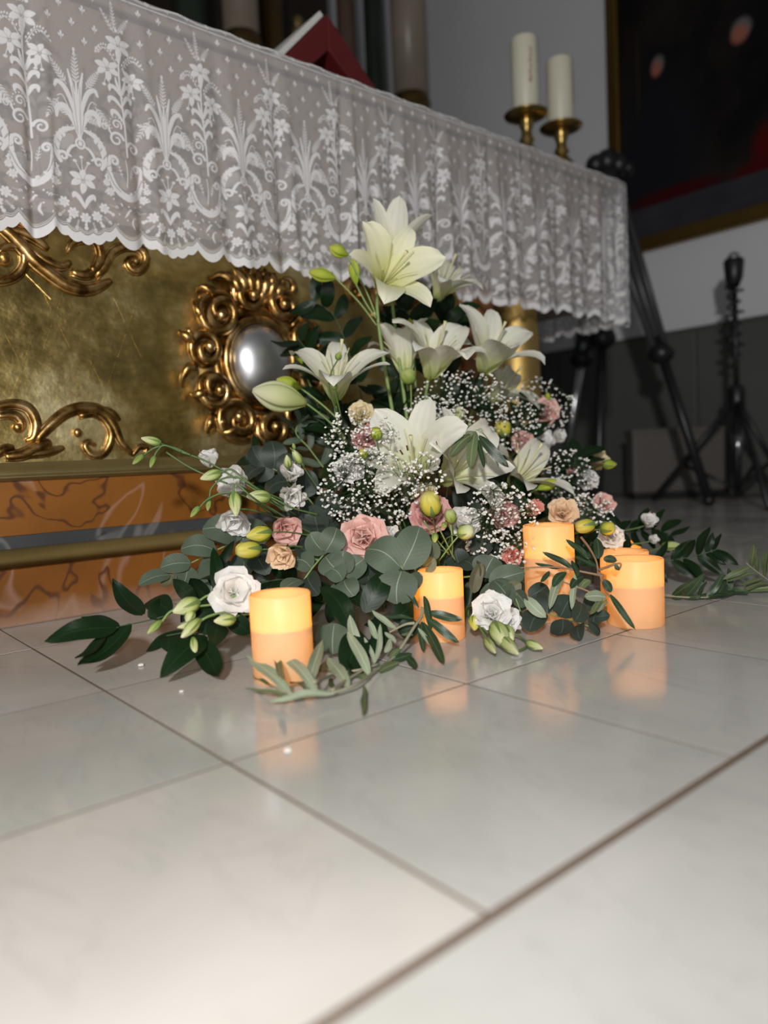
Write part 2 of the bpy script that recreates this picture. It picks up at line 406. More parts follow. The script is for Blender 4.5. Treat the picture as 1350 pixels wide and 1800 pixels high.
# ------------------------------------------------------------------ mesh helpers
class MB:
    def __init__(s):
        s.v, s.f, s.uv = [], [], []
    def add(s, vs, fs, uvs=None):
        o = len(s.v)
        s.v.extend([tuple(v) for v in vs])
        s.f.extend([tuple(i + o for i in f) for f in fs])
        s.uv.extend(uvs if uvs is not None else [(0.0, 0.5)] * len(vs))
        return s
    def grid(s, A, UV=None, close=False):
        nu, nv = A.shape[:2]
        fs = []
        for i in range(nu - 1):
            for j in range(nv - 1 + (1 if close else 0)):
                k = (j + 1) % nv
                fs.append((i * nv + j, i * nv + k, (i + 1) * nv + k, (i + 1) * nv + j))
        if UV is None:
            UV = [(i / (nu - 1), j / max(1, nv - 1)) for i in range(nu) for j in range(nv)]
        return s.add(A.reshape(-1, 3), fs, UV)
    def tube(s, pts, rad, n=6, flat=1.0, cap=True, axis=None):
        """round tube along pts; flat squashes it along `axis`"""
        pts = [Vector(p) for p in pts]
        if not hasattr(rad, '__len__'):
            rad = [rad] * len(pts)
        rings = []
        prev = None
        for i, p in enumerate(pts):
            t = (pts[min(i + 1, len(pts) - 1)] - pts[max(i - 1, 0)])
            if t.length < 1e-9:
                t = Vector((0, 0, 1))
            t.normalize()
            if axis is not None:
                b = Vector(axis)
                a = t.cross(b)
                if a.length < 1e-6:
                    a = t.orthogonal()
                a.normalize()
            else:
                a = prev - t * prev.dot(t) if prev is not None else t.orthogonal()
                if a.length < 1e-6:
                    a = t.orthogonal()
                a.normalize()
                b = t.cross(a)
                prev = a
            rings.append([p + a * (math.cos(k * 2 * PI / n) * rad[i]) + b * (math.sin(k * 2 * PI / n) * rad[i] * flat) for k in range(n)])
        A = np.array([[tuple(q) for q in r] for r in rings])
        o = len(s.v)
        s.grid(A, close=True)
        if cap:
            s.f.append(tuple(o + k for k in range(n - 1, -1, -1)))
            e = o + (len(pts) - 1) * n
            s.f.append(tuple(e + k for k in range(n)))
        return s
    def lathe(s, prof, n=24, c=(0, 0, 0), caps=True):
        A = np.zeros((len(prof), n, 3))
        for i, (r, z) in enumerate(prof):
            for k in range(n):
                a = 2 * PI * k / n
                A[i, k] = (c[0] + r * math.cos(a), c[1] + r * math.sin(a), c[2] + z)
        o = len(s.v)
        s.grid(A, close=True)
        if caps:
            if prof[0][0] > 1e-6:
                s.f.append(tuple(o + k for k in range(n - 1, -1, -1)))
            if prof[-1][0] > 1e-6:
                e = o + (len(prof) - 1) * n
                s.f.append(tuple(e + k for k in range(n)))
        return s
    def box(s, x0, x1, y0, y1, z0, z1):
        v = [(x, y, z) for x in (x0, x1) for y in (y0, y1) for z in (z0, z1)]
        f = [(0, 1, 3, 2), (4, 6, 7, 5), (0, 4, 5, 1), (2, 3, 7, 6), (0, 2, 6, 4), (1, 5, 7, 3)]
        return s.add(v, f)
    def ball(s, c, r, n=10, sx=1, sy=1, sz=1):
        m = max(4, n // 2)
        prof = [(r * math.sin(PI * i / m), -r * math.cos(PI * i / m)) for i in range(m + 1)]
        A = np.zeros((m + 1, n, 3))
        for i, (q, z) in enumerate(prof):
            for k in range(n):
                a = 2 * PI * k / n
                A[i, k] = (c[0] + q * math.cos(a) * sx, c[1] + q * math.sin(a) * sy, c[2] + z * sz)
        return s.grid(A, close=True)
    def mesh(s, name, smooth=True):
        me = bpy.data.meshes.new(name)
        me.from_pydata(s.v, [], s.f)
        uvl = me.uv_layers.new(name='UVMap')
        li = np.zeros(len(me.loops), dtype=np.int32)
        me.loops.foreach_get('vertex_index', li)
        uvl.data.foreach_set('uv', np.array(s.uv, dtype=np.float32)[li].ravel())
        if smooth:
            me.shade_smooth()
        me.validate()
        return me
    def build(s, name, m, parent=None, smooth=True, bevel=0.0, origin=None):
        if origin is None and parent is not None:
            origin = None
        me = s.mesh(name, smooth)
        if bevel:
            import bmesh
            bm = bmesh.new()
            bm.from_mesh(me)
            bmesh.ops.remove_doubles(bm, verts=bm.verts, dist=1e-6)
            es = [e for e in bm.edges if len(e.link_faces) == 2 and e.calc_face_angle(0) > 0.7]
            bmesh.ops.bevel(bm, geom=es, offset=bevel, segments=2, affect='EDGES', profile=0.5)
            bm.to_mesh(me)
            bm.free()
        me.materials.append(m)
        return put(name, me, parent)

def put(name, me, parent=None, mtx=None):
    o = bpy.data.objects.new(name, me)
    COL.objects.link(o)
    if parent is not None:
        o.parent = parent
    if mtx is not None:
        o.matrix_basis = mtx
    return o
def tag(o, label, cat, group=None):
    o['label'] = label
    o['category'] = cat
    if group:
        o['group'] = group
    return o
def thing(name, label, cat, loc=(0, 0, 0), group=None, rz=0.0):
    o = bpy.data.objects.new(name, None)
    o.empty_display_size = 0.02
    COL.objects.link(o)
    o.location = loc
    o.rotation_euler = (0, 0, rz)
    return tag(o, label, cat, group)
def struct(o):
    o['kind'] = 'structure'
    return o
def curve_pts(p, n=16):
    """Catmull-Rom through control points"""
    p = [Vector(q) for q in p]
    if len(p) < 3:
        return [p[0].lerp(p[-1], i / n) for i in range(n + 1)]
    q = [p[0] * 2 - p[1]] + p + [p[-1] * 2 - p[-2]]
    out = []
    seg = len(p) - 1
    per = max(2, n // seg)
    for i in range(seg):
        a, b, c, d = q[i:i + 4]
        for k in range(per):
            t = k / per
            out.append(0.5 * ((2 * b) + (c - a) * t + (2 * a - 5 * b + 4 * c - d) * t * t + (3 * b - a - 3 * c + d) * t ** 3))
    out.append(p[-1])
    return out

# ------------------------------------------------------------------ setting: floor, walls
TS = 0.294
XJ, YJ = 0.2855, 0.267           # one joint each way, read off the photograph
floor = struct(MB().box(-0.9, 3.75, -0.7, 4.6, -0.05, -0.0003).build('floor', M['grout'], smooth=False))
def tile_mesh(wx, wy):
    g = 0.0016
    x, y, e = wx / 2 - g, wy / 2 - g, 0.00025
    A = [(-x, -y, -0.02), (x, -y, -0.02), (x, y, -0.02), (-x, y, -0.02),
         (-x, -y, -e), (x, -y, -e), (x, y, -e), (-x, y, -e),
         (-x + e, -y + e, 0), (x - e, -y + e, 0), (x - e, y - e, 0), (-x + e, y - e, 0)]
    F = [(0, 3, 2, 1), (0, 1, 5, 4), (1, 2, 6, 5), (2, 3, 7, 6), (3, 0, 4, 7),
         (4, 5, 9, 8), (5, 6, 10, 9), (6, 7, 11, 10), (7, 4, 8, 11), (8, 9, 10, 11)]
    me = MB().add(A, F).mesh('tile', smooth=False)
    me.materials.append(M['tile'])
    return me
tm = tile_mesh(TS, TS)
for j in range(0, 15):
    for i in range(-4, 12):
        cx, cy = XJ + (i + 0.5) * TS, YJ + (j + 0.5) * TS
        if cx + TS / 2 > 3.76 or cy + TS / 2 > 4.7 or (1.36 < cy < 2.0 and -0.3 < cx < 1.7) or (cx < -0.2 and cy > 1.4):
            continue
        t = put('tile', tm, floor)
        t.location = (cx, cy, random.uniform(-0.0002, 0.0003))
    sm_ = tile_mesh(0.62, 0.62)
for i in range(-2, 6):
    t = put('tile', sm_, floor)
    t.location = (0.10 + (i + 0.5) * 0.62, YJ - 0.0042 - 0.31, -0.0001)

XW = 3.75
wall_right = struct(MB().box(XW, XW + 0.1, -0.7, 4.7, 0, 4.2).build('wall_right', M['plaster'], smooth=False))
y0 = -0.7
k = 0
while y0 < 4.55:
    y1 = min(y0 + 0.86, 4.6)
    MB().box(XW - 0.028, XW, y0 + 0.004, y1 - 0.004, 0.004, 0.845).build('wainscot_panel', M['wainscot'], wall_right, smooth=False, bevel=0.003)
    y0 = y1
MB().box(XW - 0.036, XW, -0.7, 4.6, 0.845, 0.862).build('wainscot_cap', M['wainscot'], wall_right, smooth=False, bevel=0.004)
wall_back = struct(MB().box(-1.2, XW, 4.60, 4.7, 0, 4.2).build('wall_back', M['plaster'], smooth=False))

# ------------------------------------------------------------------ altar
YP = 1.3475
YF = YP + 0.028                       # face of the gilded panel
XC = 0.835                            # middle of the altar, at the silver medallion
altar = thing('altar', 'gilded altar with carved scrolls, silver medallion and orange marbled base', 'altar', (XC, YF, 0))
def apart(mb, name, m, smooth=False, bevel=0.0, parent=None):
    mb.v = [(x - XC, y - YF, z) for x, y, z in mb.v] if parent is None else mb.v
    return mb.build(name, m, parent or altar, smooth, bevel)
XL, XR = 0.10, 1.57
def moulding(prof, x0, x1):
    """extrude a (y,z) profile along x"""
    A = np.array([[(x, y, z) for (y, z) in prof] for x in (x0, x1)])
    mb = MB()
    mb.grid(A)
    n = len(prof)
    mb.f.append(tuple(range(n)))
    mb.f.append(tuple(range(2 * n - 1, n - 1, -1)))
    return mb
apart(MB().box(XL, XR, YP - 0.004, 1.95, 0, 0.0965), 'plinth', M['orange_worn'], bevel=0.003)
apart(moulding([(1.5, 0.0965)] + [(YP + 0.012 - 0.016 * math.sin(PI * a / 8), 0.0965 + 0.033 * a / 8) for a in range(9)] + [(1.5, 0.1295)], XL, XR), 'gilded_strip', M['gold_mould'], smooth=True)
apart(MB().box(XL + 0.006, XR - 0.006, YP + 0.012, 1.94, 0.1295, 0.152), 'grey_stripe', M['grey_stripe'], bevel=0.001)
apart(MB().box(XL + 0.006, XR - 0.006, YP + 0.010, 1.94, 0.152, 0.246), 'marbled_band', M['orange'], bevel=0.001)
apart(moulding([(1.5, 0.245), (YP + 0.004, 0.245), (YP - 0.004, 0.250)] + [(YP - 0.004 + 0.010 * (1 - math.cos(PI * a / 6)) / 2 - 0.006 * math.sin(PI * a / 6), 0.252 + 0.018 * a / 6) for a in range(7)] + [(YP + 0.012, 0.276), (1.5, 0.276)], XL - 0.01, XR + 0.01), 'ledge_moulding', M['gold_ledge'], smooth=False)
apart(MB().box(0.22, 1.455, YF, 1.9, 0.276, 0.72), 'gilded_panel', M['gold_panel'])
for s in (-1, 1):
    x0, x1 = sorted((XC + s * 0.62, XC + s * 0.74))
    apart(MB().box(x0, x1, YF - 0.012, 1.85, 0.246, 0.72), 'pilaster', M['orange_wood'], bevel=0.004)
    cx = XC + s * 0.915
    prof = [(0.088, 0), (0.088, 0.03), (0.078, 0.04), (0.084, 0.06), (0.07, 0.08), (0.072, 0.10), (0.070, 0.30), (0.066, 0.60), (0.062, 0.66), (0.072, 0.672), (0.072, 0.69), (0.084, 0.72)]
    apart(MB().lathe(prof, 28, (cx, YF + 0.06, 0)), 'column', M['gold_column'], smooth=True)
    apart(MB().box(min(cx - 0.06, cx + 0.06), cx + 0.06, 1.55, 1.85, 0, 0.72), 'corner_post', M['dark_wood'])
X0T, X1T = XC - 1.33, XC + 1.31
apart(MB().box(X0T + 0.02, X1T - 0.06, YP, 1.98, 0.70, 1.070), 'frieze_board', M['wood'], bevel=0.003)
apart(MB().box(X0T, X1T, YP - 0.022, 2.0, 1.070, 1.088), 'table_top', M['wood'], bevel=0.006)

# carved scrolls: traced as curves that lie on the panel, with depth
def pan(cx, cy):
    q = AY(cx / 2.41, 350 + cy / 2.41, YF)
    return q
def carve(paths, name, flip=False):
    """one carved ornament: ridged tapering stems plus bulbs"""
    mb = MB()
    for pts, wd in paths:
        ws = [pan(*p) for p in pts]
        if flip:
            ws = [Vector((2 * XC - q.x, q.y, q.z)) for q in ws]
        if len(ws) == 1:
            r = wd / 2.41 * 1.55 / FPX
            mb.ball((ws[0].x, YF - r * 0.5, ws[0].z), r, 12, 1, 0.9, 1)
            continue
        cp = curve_pts(ws, 26)
        n = len(cp)
        r = wd / 2.41 * 1.55 / FPX / 2 * 1.3
        rads = [r * (0.35 + 0.65 * math.sin(PI * min(1, 0.12 + 0.88 * (i / (n - 1)))) ** 0.6) for i in range(n)]
        off = [Vector((0, -0.45 * q, 0)) for q in rads]
        mb.tube([p + o for p, o in zip(cp, off)], rads, 8, 0.9, axis=(0, 1, 0))
        # two side ridges make the stem read as a fluted leaf
        for sd in (-1, 1):
            sp = []
            for i, p in enumerate(cp):
                t = cp[min(i + 1, n - 1)] - cp[max(i - 1, 0)]
                nn = t.cross(Vector((0, 1, 0)))
                nn.normalize()
                sp.append(p + nn * (sd * rads[i] * 0.95) + Vector((0, -0.22 * rads[i], 0)))
            mb.tube(sp, [q * 0.42 for q in rads], 6, 0.9, axis=(0, 1, 0))
    return apart(mb, name, M['gold_carved'], smooth=True)
TOP = [
    [([(-60, 90), (0, 120), (60, 170), (130, 250), (200, 310), (280, 365), (360, 385), (420, 370), (470, 345)], 34),
     ([(130, 220), (200, 265), (260, 285), (300, 265)], 22),
     ([(20, 130), (90, 140), (150, 170), (205, 215)], 26),
     ([(-80, 60), (0, 70), (80, 95), (150, 150), (200, 150)], 26)],
    [([(300, 310), (360, 325), (400, 300), (425, 250), (410, 190), (370, 170), (310, 185), (285, 225)], 24), ([(392, 300)], 16)],
    [([(400, 330), (440, 290), (470, 230), (530, 200), (590, 210), (615, 250), (600, 295), (565, 305), (540, 280), (550, 255), (580, 245)], 24), ([(572, 262)], 15)],
    [([(-40, 345), (0, 350), (60, 330), (100, 280), (95, 225), (60, 200), (20, 205), (-12, 240)], 22), ([(12, 255)], 24)],
    [([(-20, 880), (60, 870), (120, 890), (150, 950), (140, 1010), (105, 1025)], 24), ([(-10, 920), (60, 918), (92, 955), (75, 985)], 20), ([(72, 968)], 18)],
    [([(20, 1092), (100, 1080), (180, 1040), (218, 1034)], 26), ([(100, 1086), (200, 1072), (272, 1052)], 20), ([(-40, 1095), (20, 1060), (60, 1052)], 20)],
    [([(150, 1025), (200, 970), (270, 910), (350, 885), (430, 900), (480, 960), (510, 1030), (565, 1085)], 26), ([(430, 890), (470, 905), (508, 938)], 18)],
    [([(330, 920), (400, 910), (450, 950), (470, 1010), (440, 1075), (390, 1085), (358, 1050), (375, 1028), (405, 1045)], 20), ([(325, 990)], 17)],
    [([(560, 1085), (590, 1050), (620, 1055), (612, 1078)], 14)],
]
for t in TOP:
    carve(t, 'carved_scroll')
    carve(t, 'carved_scroll', True)
ta, tb = pan(105, 315), pan(215, 425)
apart(MB().tube([ta + Vector((0, -0.001, 0)), tb + Vector((0, -0.001, 0))], 0.0012, 5), 'raised_ray', M['gold_panel'])
# engraved rays that cross the gilding: shallow ridges
rb = MB()
for (cx, cz) in ((0.36, 0.44), (0.50, 0.40), (0.42, 0.53), (0.55, 0.52)):
    for a in range(8):
        th = a * PI / 4 + 0.4
        q0 = Vector((cx + 0.012 * math.cos(th), YF, cz + 0.012 * math.sin(th)))
        q1 = Vector((cx + 0.06 * math.cos(th), YF, cz + 0.06 * math.sin(th)))
        rb.tube([q0, q1], 0.0006, 4)
o = apart(rb, 'engraved_rays', M['gold_panel'])
o['kind'] = 'stuff'

# medallion with its carved frame
MC = Vector((XC - 0.010, YF, 0.468))
dome = MB()
nr_, na_ = 14, 40
A = np.zeros((nr_, na_, 3))
for i in range(nr_):
    ph = (i / (nr_ - 1)) * (PI / 2)
    for k in range(na_):
        a = 2 * PI * k / na_
        A[i, k] = (MC.x + 0.072 * math.sin(ph) * math.cos(a), YF - 0.008 - 0.048 * math.cos(ph), MC.z + 0.080 * math.sin(ph) * math.sin(a))
dome.grid(A[::-1], close=True)
apart(dome, 'silver_dome', M['silver'], smooth=True)
bk_ = MB()
bk_.lathe([(0.150, 0.0), (0.146, 0.006), (0.120, 0.012), (0.09, 0.012)], 40, caps=False)
bk_.v = [(MC.x + x * (1 + 0.06 * math.sin(9 * math.atan2(y, x))), YF - z, MC.z + y * 1.06 * (1 + 0.06 * math.sin(9 * math.atan2(y, x)))) for x, y, z in bk_.v]
apart(bk_, 'frame_plate', M['gold_dark'], smooth=True)
def oval(rx, rz, n=48, dy=0.0):
    return [Vector((MC.x + rx * math.cos(2 * PI * k / n), YF - dy, MC.z + rz * math.sin(2 * PI * k / n))) for k in range(n + 1)]
apart(MB().tube(oval(0.081, 0.089, dy=0.014), 0.0105, 8, cap=False, axis=(0, 1, 0)), 'medallion_rim', M['gold_carved'], smooth=True)
apart(MB().tube(oval(0.100, 0.110, dy=0.006), 0.013, 8, cap=False, axis=(0, 1, 0)), 'medallion_rim', M['gold_carved'], smooth=True)
def cscroll(ang, size, side, rad, lift):
    """a C shaped scroll set on the oval frame at an angle"""
    c = Vector((MC.x + 0.128 * math.cos(ang), YF - lift, MC.z + 0.140 * math.sin(ang)))
    tx = Vector((-math.sin(ang) * side, 0, math.cos(ang) * side))
    ty = Vector((math.cos(ang), 0, math.sin(ang)))
    pts = []
    for i in range(34):
        t = i / 33
        th = -2.2 * PI + 3.4 * PI * t
        r = size * (0.16 + 0.84 * math.sin(PI * min(1, t * 1.0 + 0.02) * 0.62) ** 1.2)
        pts.append(c + tx * (r * math.cos(th)) + ty * (r * math.sin(th) * 0.9) + Vector((0, -0.012 * (1 - t), 0)))
    n = len(pts)
    rads = [rad * (0.55 + 0.6 * math.sin(PI * i / (n - 1))) for i in range(n)]
    mb = MB().tube(pts, rads, 8, 1.1, axis=(0, 1, 0))
    mb.ball((pts[0].x, pts[0].y - 0.004, pts[0].z), rad * 1.5, 8)
    return mb
for k, a in enumerate((25, 62, 100, 138, 172, 205, 240, 275, 312, 348)):
    apart(cscroll(math.radians(a), 0.034 + 0.010 * (k % 3 == 0), 1 if k % 2 else -1, 0.0085, 0.012 + 0.006 * (k % 2)), 'scroll', M['gold_carved'], smooth=True)
for k in range(20):
    a = 2 * PI * k / 20 + 0.1
    R1 = 0.145 + 0.028 * random.random()
    c = Vector((MC.x + R1 * math.cos(a), YF - 0.010, MC.z + R1 * 1.08 * math.sin(a)))
    d = Vector((math.cos(a), 0, math.sin(a)))
    tn = Vector((-d.z, 0, d.x)) * random.uniform(-0.02, 0.02)
    mb = MB().tube(curve_pts([c - d * 0.02, c + Vector((0, -0.014, 0)), c + d * 0.016 + tn + Vector((0, -0.010, 0)), c + d * 0.014 + tn * 2.0], 10), [0.008, 0.0095, 0.010, 0.010, 0.0095, 0.008, 0.007, 0.006, 0.004, 0.003][:10], 7, 0.8, axis=(0, 1, 0))
    if k % 2:
        mb.ball((c.x + tn.x * 2, YF - 0.018, c.z + tn.z * 2), 0.009, 8)
    apart(mb, 'acanthus_leaf', M['gold_carved'], smooth=True)
for k in range(7):                      # shell crest over the medallion
    a = math.radians(50 + 13.5 * k)
    p0 = Vector((MC.x + 0.05 * math.cos(a), YF - 0.012, MC.z + 0.125))
    p1 = Vector((MC.x + 0.105 * math.cos(a), YF - 0.012, MC.z + 0.115 + 0.085 * math.sin(a)))
    apart(MB().tube(curve_pts([p0, p0.lerp(p1, 0.5) + Vector((0, -0.014, 0)), p1], 8), [0.006, 0.008, 0.0095, 0.011, 0.0115, 0.011, 0.0095, 0.007, 0.004], 7, 0.8, axis=(0, 1, 0)), 'shell_lobe', M['gold_carved'], smooth=True)
# ------------------------------------------------------------------ lace altar cloth
PW = 0.1553                     # repeat of the lace
S0 = 0.460                      # world x of one plume
RES = 0.5                       # mm per texel of the drawn repeat
NU, NV = int(round(PW * 1000 / RES)), 960
PER = PW * 1000
LD = np.zeros((NV, NU), dtype=np.float32)
def _win(u0, u1, v0, v1):
    i0, i1 = int(math.floor((u0 + PER / 2) / RES)) - 2, int(math.ceil((u1 + PER / 2) / RES)) + 2
    j0, j1 = max(0, int(v0 / RES) - 2), min(NV, int(v1 / RES) + 3)
    ii = np.arange(i0, i1)
    jj = np.arange(j0, j1)
    U = (ii + 0.5) * RES - PER / 2
    V = (jj + 0.5) * RES
    return ii % NU, jj, U[None, :], V[:, None]
def _put(ii, jj, D, val):
    if len(jj) == 0 or len(ii) == 0:
        return
    S = np.clip(0.5 - D / 0.8, 0, 1) * val
    sub = LD[np.ix_(jj, ii)]
    LD[np.ix_(jj, ii)] = np.maximum(sub, S)
def l_cut(pts, w_, to=0.35, n=8):
    c = [tuple(q)[:2] for q in curve_pts([(x, y, 0) for x, y in pts], n)]
    for (x0, y0), (x1, y1) in zip(c[:-1], c[1:]):
        h = w_ / 2
        ii, jj, U, V = _win(min(x0, x1) - h, max(x0, x1) + h, min(y0, y1) - h, max(y0, y1) + h)
        dx, dy = x1 - x0, y1 - y0
        q = np.clip(((U - x0) * dx + (V - y0) * dy) / (dx * dx + dy * dy + 1e-9), 0, 1)
        S = np.clip(0.5 - (np.hypot(U - x0 - q * dx, V - y0 - q * dy) - h) / 0.8, 0, 1)
        sub = LD[np.ix_(jj, ii)]
        LD[np.ix_(jj, ii)] = np.minimum(sub, 1 - S * (1 - to))
def l_ell(cx, cy, a, b, ang=0.0, val=1.0, ring=None):
    m = max(a, b)
    ii, jj, U, V = _win(cx - m, cx + m, cy - m, cy + m)
    ca, sa = math.cos(ang), math.sin(ang)
    x = (U - cx) * ca + (V - cy) * sa
    y = -(U - cx) * sa + (V - cy) * ca
    d = (np.sqrt((x / a) ** 2 + (y / b) ** 2) - 1) * min(a, b)
    if ring:
        d = np.abs(d + ring / 2) - ring / 2
    _put(ii, jj, d, val)
def l_line(pts, w0, w1=None, val=1.0, wm=None, n=18):
    w1 = w0 if w1 is None else w1
    c = [tuple(q)[:2] for q in curve_pts([(x, y, 0) for x, y in pts], n)]
    N = len(c) - 1
    for i in range(N):
        (x0, y0), (x1, y1) = c[i], c[i + 1]
        t = (i + 0.5) / N
        wd = w0 + (w1 - w0) * t
        if wm is not None:
            wd = wd + (wm - 0.5 * (w0 + w1)) * math.sin(PI * t)
        h = wd / 2
        ii, jj, U, V = _win(min(x0, x1) - h, max(x0, x1) + h, min(y0, y1) - h, max(y0, y1) + h)
        dx, dy = x1 - x0, y1 - y0
        L = dx * dx + dy * dy + 1e-9
        q = np.clip(((U - x0) * dx + (V - y0) * dy) / L, 0, 1)
        _put(ii, jj, np.hypot(U - x0 - q * dx, V - y0 - q * dy) - h, val)
def l_hatch(cx, cy, a, b, ang, step=2.2, val=0.45):
    m = max(a, b)
    ii, jj, U, V = _win(cx - m, cx + m, cy - m, cy + m)
    ca, sa = math.cos(ang), math.sin(ang)
    x = (U - cx) * ca + (V - cy) * sa
    y = -(U - cx) * sa + (V - cy) * ca
    ins = ((x / a) ** 2 + (y / b) ** 2) < 1
    _put(ii, jj, np.where(ins, np.abs((x / step) % 1 - 0.5) * step - step * 0.22, 9), val)
def l_daisy(cx, cy, r, n=7):
    for k in range(n):
        a = 2 * PI * k / n + 0.3
        l_ell(cx + r * 0.62 * math.cos(a), cy + r * 0.62 * math.sin(a), r * 0.36, r * 0.27, a)
    l_ell(cx, cy, r * 0.3, r * 0.3, 0, 0.9)
def l_lily(cx, cy, r, rot=0.0, stamen=True, val=1.0):
    for a, L in ((150, 1.0), (30, 1.0), (200, 0.95), (-20, 0.95), (90, 0.75), (-90, 1.0)):
        th = math.radians(a) + rot
        d = (math.cos(th), math.sin(th))
        n = (-d[1], d[0])
        cv = 0.12 * r * (1 if math.cos(th) > 0 else -1)
        l_line([(cx + d[0] * r * 0.15, cy + d[1] * r * 0.15), (cx + d[0] * r * 0.55 * L, cy + d[1] * r * 0.55 * L),
                (cx + d[0] * r * L - n[0] * cv, cy + d[1] * r * L - n[1] * cv)], r * 0.16, r * 0.08, val, wm=r * 0.50)
    for a in (60, 120, 175, 5, -55, -125):
        th = math.radians(a) + rot
        l_cut([(cx + r * 0.12 * math.cos(th), cy + r * 0.12 * math.sin(th)), (cx + r * 0.5 * math.cos(th), cy + r * 0.5 * math.sin(th))], 1.1, 0.45, 3)
    l_cut([(cx - r * 0.10, cy + r * 0.05), (cx - r * 0.02, cy - r * 0.2), (cx + r * 0.12, cy - r * 0.12), (cx + r * 0.12, cy + r * 0.1)], 1.8, 0.2, 6)
    if stamen:
        for s in (-0.35, 0.12):
            e = (cx + s * r, cy - r * 1.45 + abs(s) * r * 0.3)
            l_line([(cx, cy - r * 0.3), ((cx + e[0]) / 2 + s * 3, cy - r * 0.9), e], 1.4, 1.4)
            l_ell(e[0], e[1], r * 0.16, r * 0.12)
def l_fern(x0, y0, x1, y1, r, n=8, val=0.9):
    l_line([(x0, y0), (x1, y1)], 1.4, 1.0, val, n=4)
    th = math.atan2(y1 - y0, x1 - x0)
    for i in range(n):
        t = 0.12 + 0.86 * i / (n - 1)
        q = r * (0.55 + 0.45 * math.sin(PI * min(1, 0.25 + t * 0.75)))
        for s in (-1, 1):
            a = th + s * 0.75
            l_ell(x0 + (x1 - x0) * t + math.cos(a) * q * 0.5, y0 + (y1 - y0) * t + math.sin(a) * q * 0.5, q * 0.5, q * 0.15, a, val)
    l_ell(x1 + math.cos(th) * r * 0.5, y1 + math.sin(th) * r * 0.5, r * 0.4, r * 0.2, th, val)
def l_curl(cx, cy, r, a0, turns, w0, w1, val=1.0):
    N = 22
    l_line([(cx + r * (1 - 0.75 * i / N) * math.cos(a0 + turns * 2 * PI * i / N), cy + r * (1 - 0.75 * i / N) * math.sin(a0 + turns * 2 * PI * i / N)) for i in range(N + 1)], w0, w1, val, n=N)
B = PER / 2
def edge_v(u):
    """lower rim of the cloth above its lowest point, mm"""
    u = (u + PER / 2) % PER - PER / 2
    a = np.abs(u)
    big = 20.0 * (a / 52.0) ** 2 + 2.0 * np.abs(np.sin(PI * (a + 10.4) / 20.8)) * 0
    lobes = 5.0 * (1 - np.abs(np.cos(PI * u / 20.8)))
    sm = 18.0 * ((B - a) / (B - 52.0)) ** 2 + 3
    return np.where(a < 52, np.minimum(big + lobes, 22), np.minimum(sm, 22))
# solid hem
ii = np.arange(NU)
U = (ii + 0.5) * RES - PER / 2
V = (np.arange(NV) + 0.5) * RES
ev = edge_v(U)[None, :]
LD = np.maximum(LD, np.clip(0.5 - (V[:, None] - ev - 16.0), 0, 1).astype(np.float32) * 1.0)
for off, wd, vv in ((19.0, 1.3, 0.95), (22.0, 1.1, 0.8)):
    D = np.abs(V[:, None] - ev - off) - wd / 2
    LD = np.maximum(LD, (np.clip(0.5 - D / 0.8, 0, 1) * vv).astype(np.float32))
# medallion under the plume
for k in range(-2, 3):
    a = math.radians(-90 + 32 * k)
    c = (0, 84)
    p = lambda r: (c[0] + r * 0.95 * math.cos(a), c[1] + r * math.sin(a))
    l_daisy(*p(39), 9.5)
    l_ell(*p(50.5), 2.6, 2.6)
    l_ell(*p(56.0), 3.4, 3.2)
    for s in (-1, 1):
        b = a + s * math.radians(15)
        q = lambda r: (c[0] + r * 0.95 * math.cos(b), c[1] + r * math.sin(b))
        l_line([q(46), q(58)], 0.9, 0.9, 0.8, n=3)
        l_curl(*q(59), 3.0, b, s * 0.9, 1.8, 1.2, 0.9)
l_daisy(-46, 98, 8); l_daisy(46, 98, 8)
l_lily(0, 108, 22, 0, False)
for s in (-1, 0, 1):
    l_line([(0, 112), (s * 5, 126), (s * 11, 138 + (1 - abs(s)) * 7)], 1.5, 1.5)
    l_ell(s * 11, 138 + (1 - abs(s)) * 8, 3.4, 2.4)
for s in (-1, 1):
    l_line([(0, 62), (s * 7, 76), (s * 15, 83), (s * 18, 78)], 3.5, 3.5, wm=8)
# arch
for s in (-1, 1):
    l_line([(s * 8, 192), (s * 25, 185), (s * 37, 167), (s * 40, 147), (s * 34, 133)], 4, 5, wm=11)
    l_curl(s * 29, 142, 9.5, math.radians(-60 if s > 0 else 240), -s * -1.15, 6, 3)
    l_hatch(s * 24, 168, 17, 11, -s * 0.75)
    for k in range(12):
        t = k / 11
        a = math.radians(78 - 112 * t)
        l_ell(s * (2 + 45 * math.cos(a)), 150 + 47 * math.sin(a), 1.2, 1.2)
    l_line([(s * 5, 165), (s * 15, 160), (s * 22, 148), (s * 17, 144)], 3, 3, wm=5)
    for q, (x, y) in enumerate(((30, 180), (39, 165), (42, 150))):
        l_ell(s * (x - 4), y - 4, 4, 2.2, s * -0.8)
    # daisies that join the arches to the swags
    l_daisy(s * 44, 122, 7)
    l_daisy(s * 40, 112, 6)
l_ell(0, 168, 8.5, 9.5, 0, 1.0, ring=3.2)
l_ell(0, 168, 3.5, 4.2)
for s in (-1, 1):
    l_cut([(s * 44.5, 120), (s * 45.5, 145), (s * 45, 172)], 2.6, 0.05)
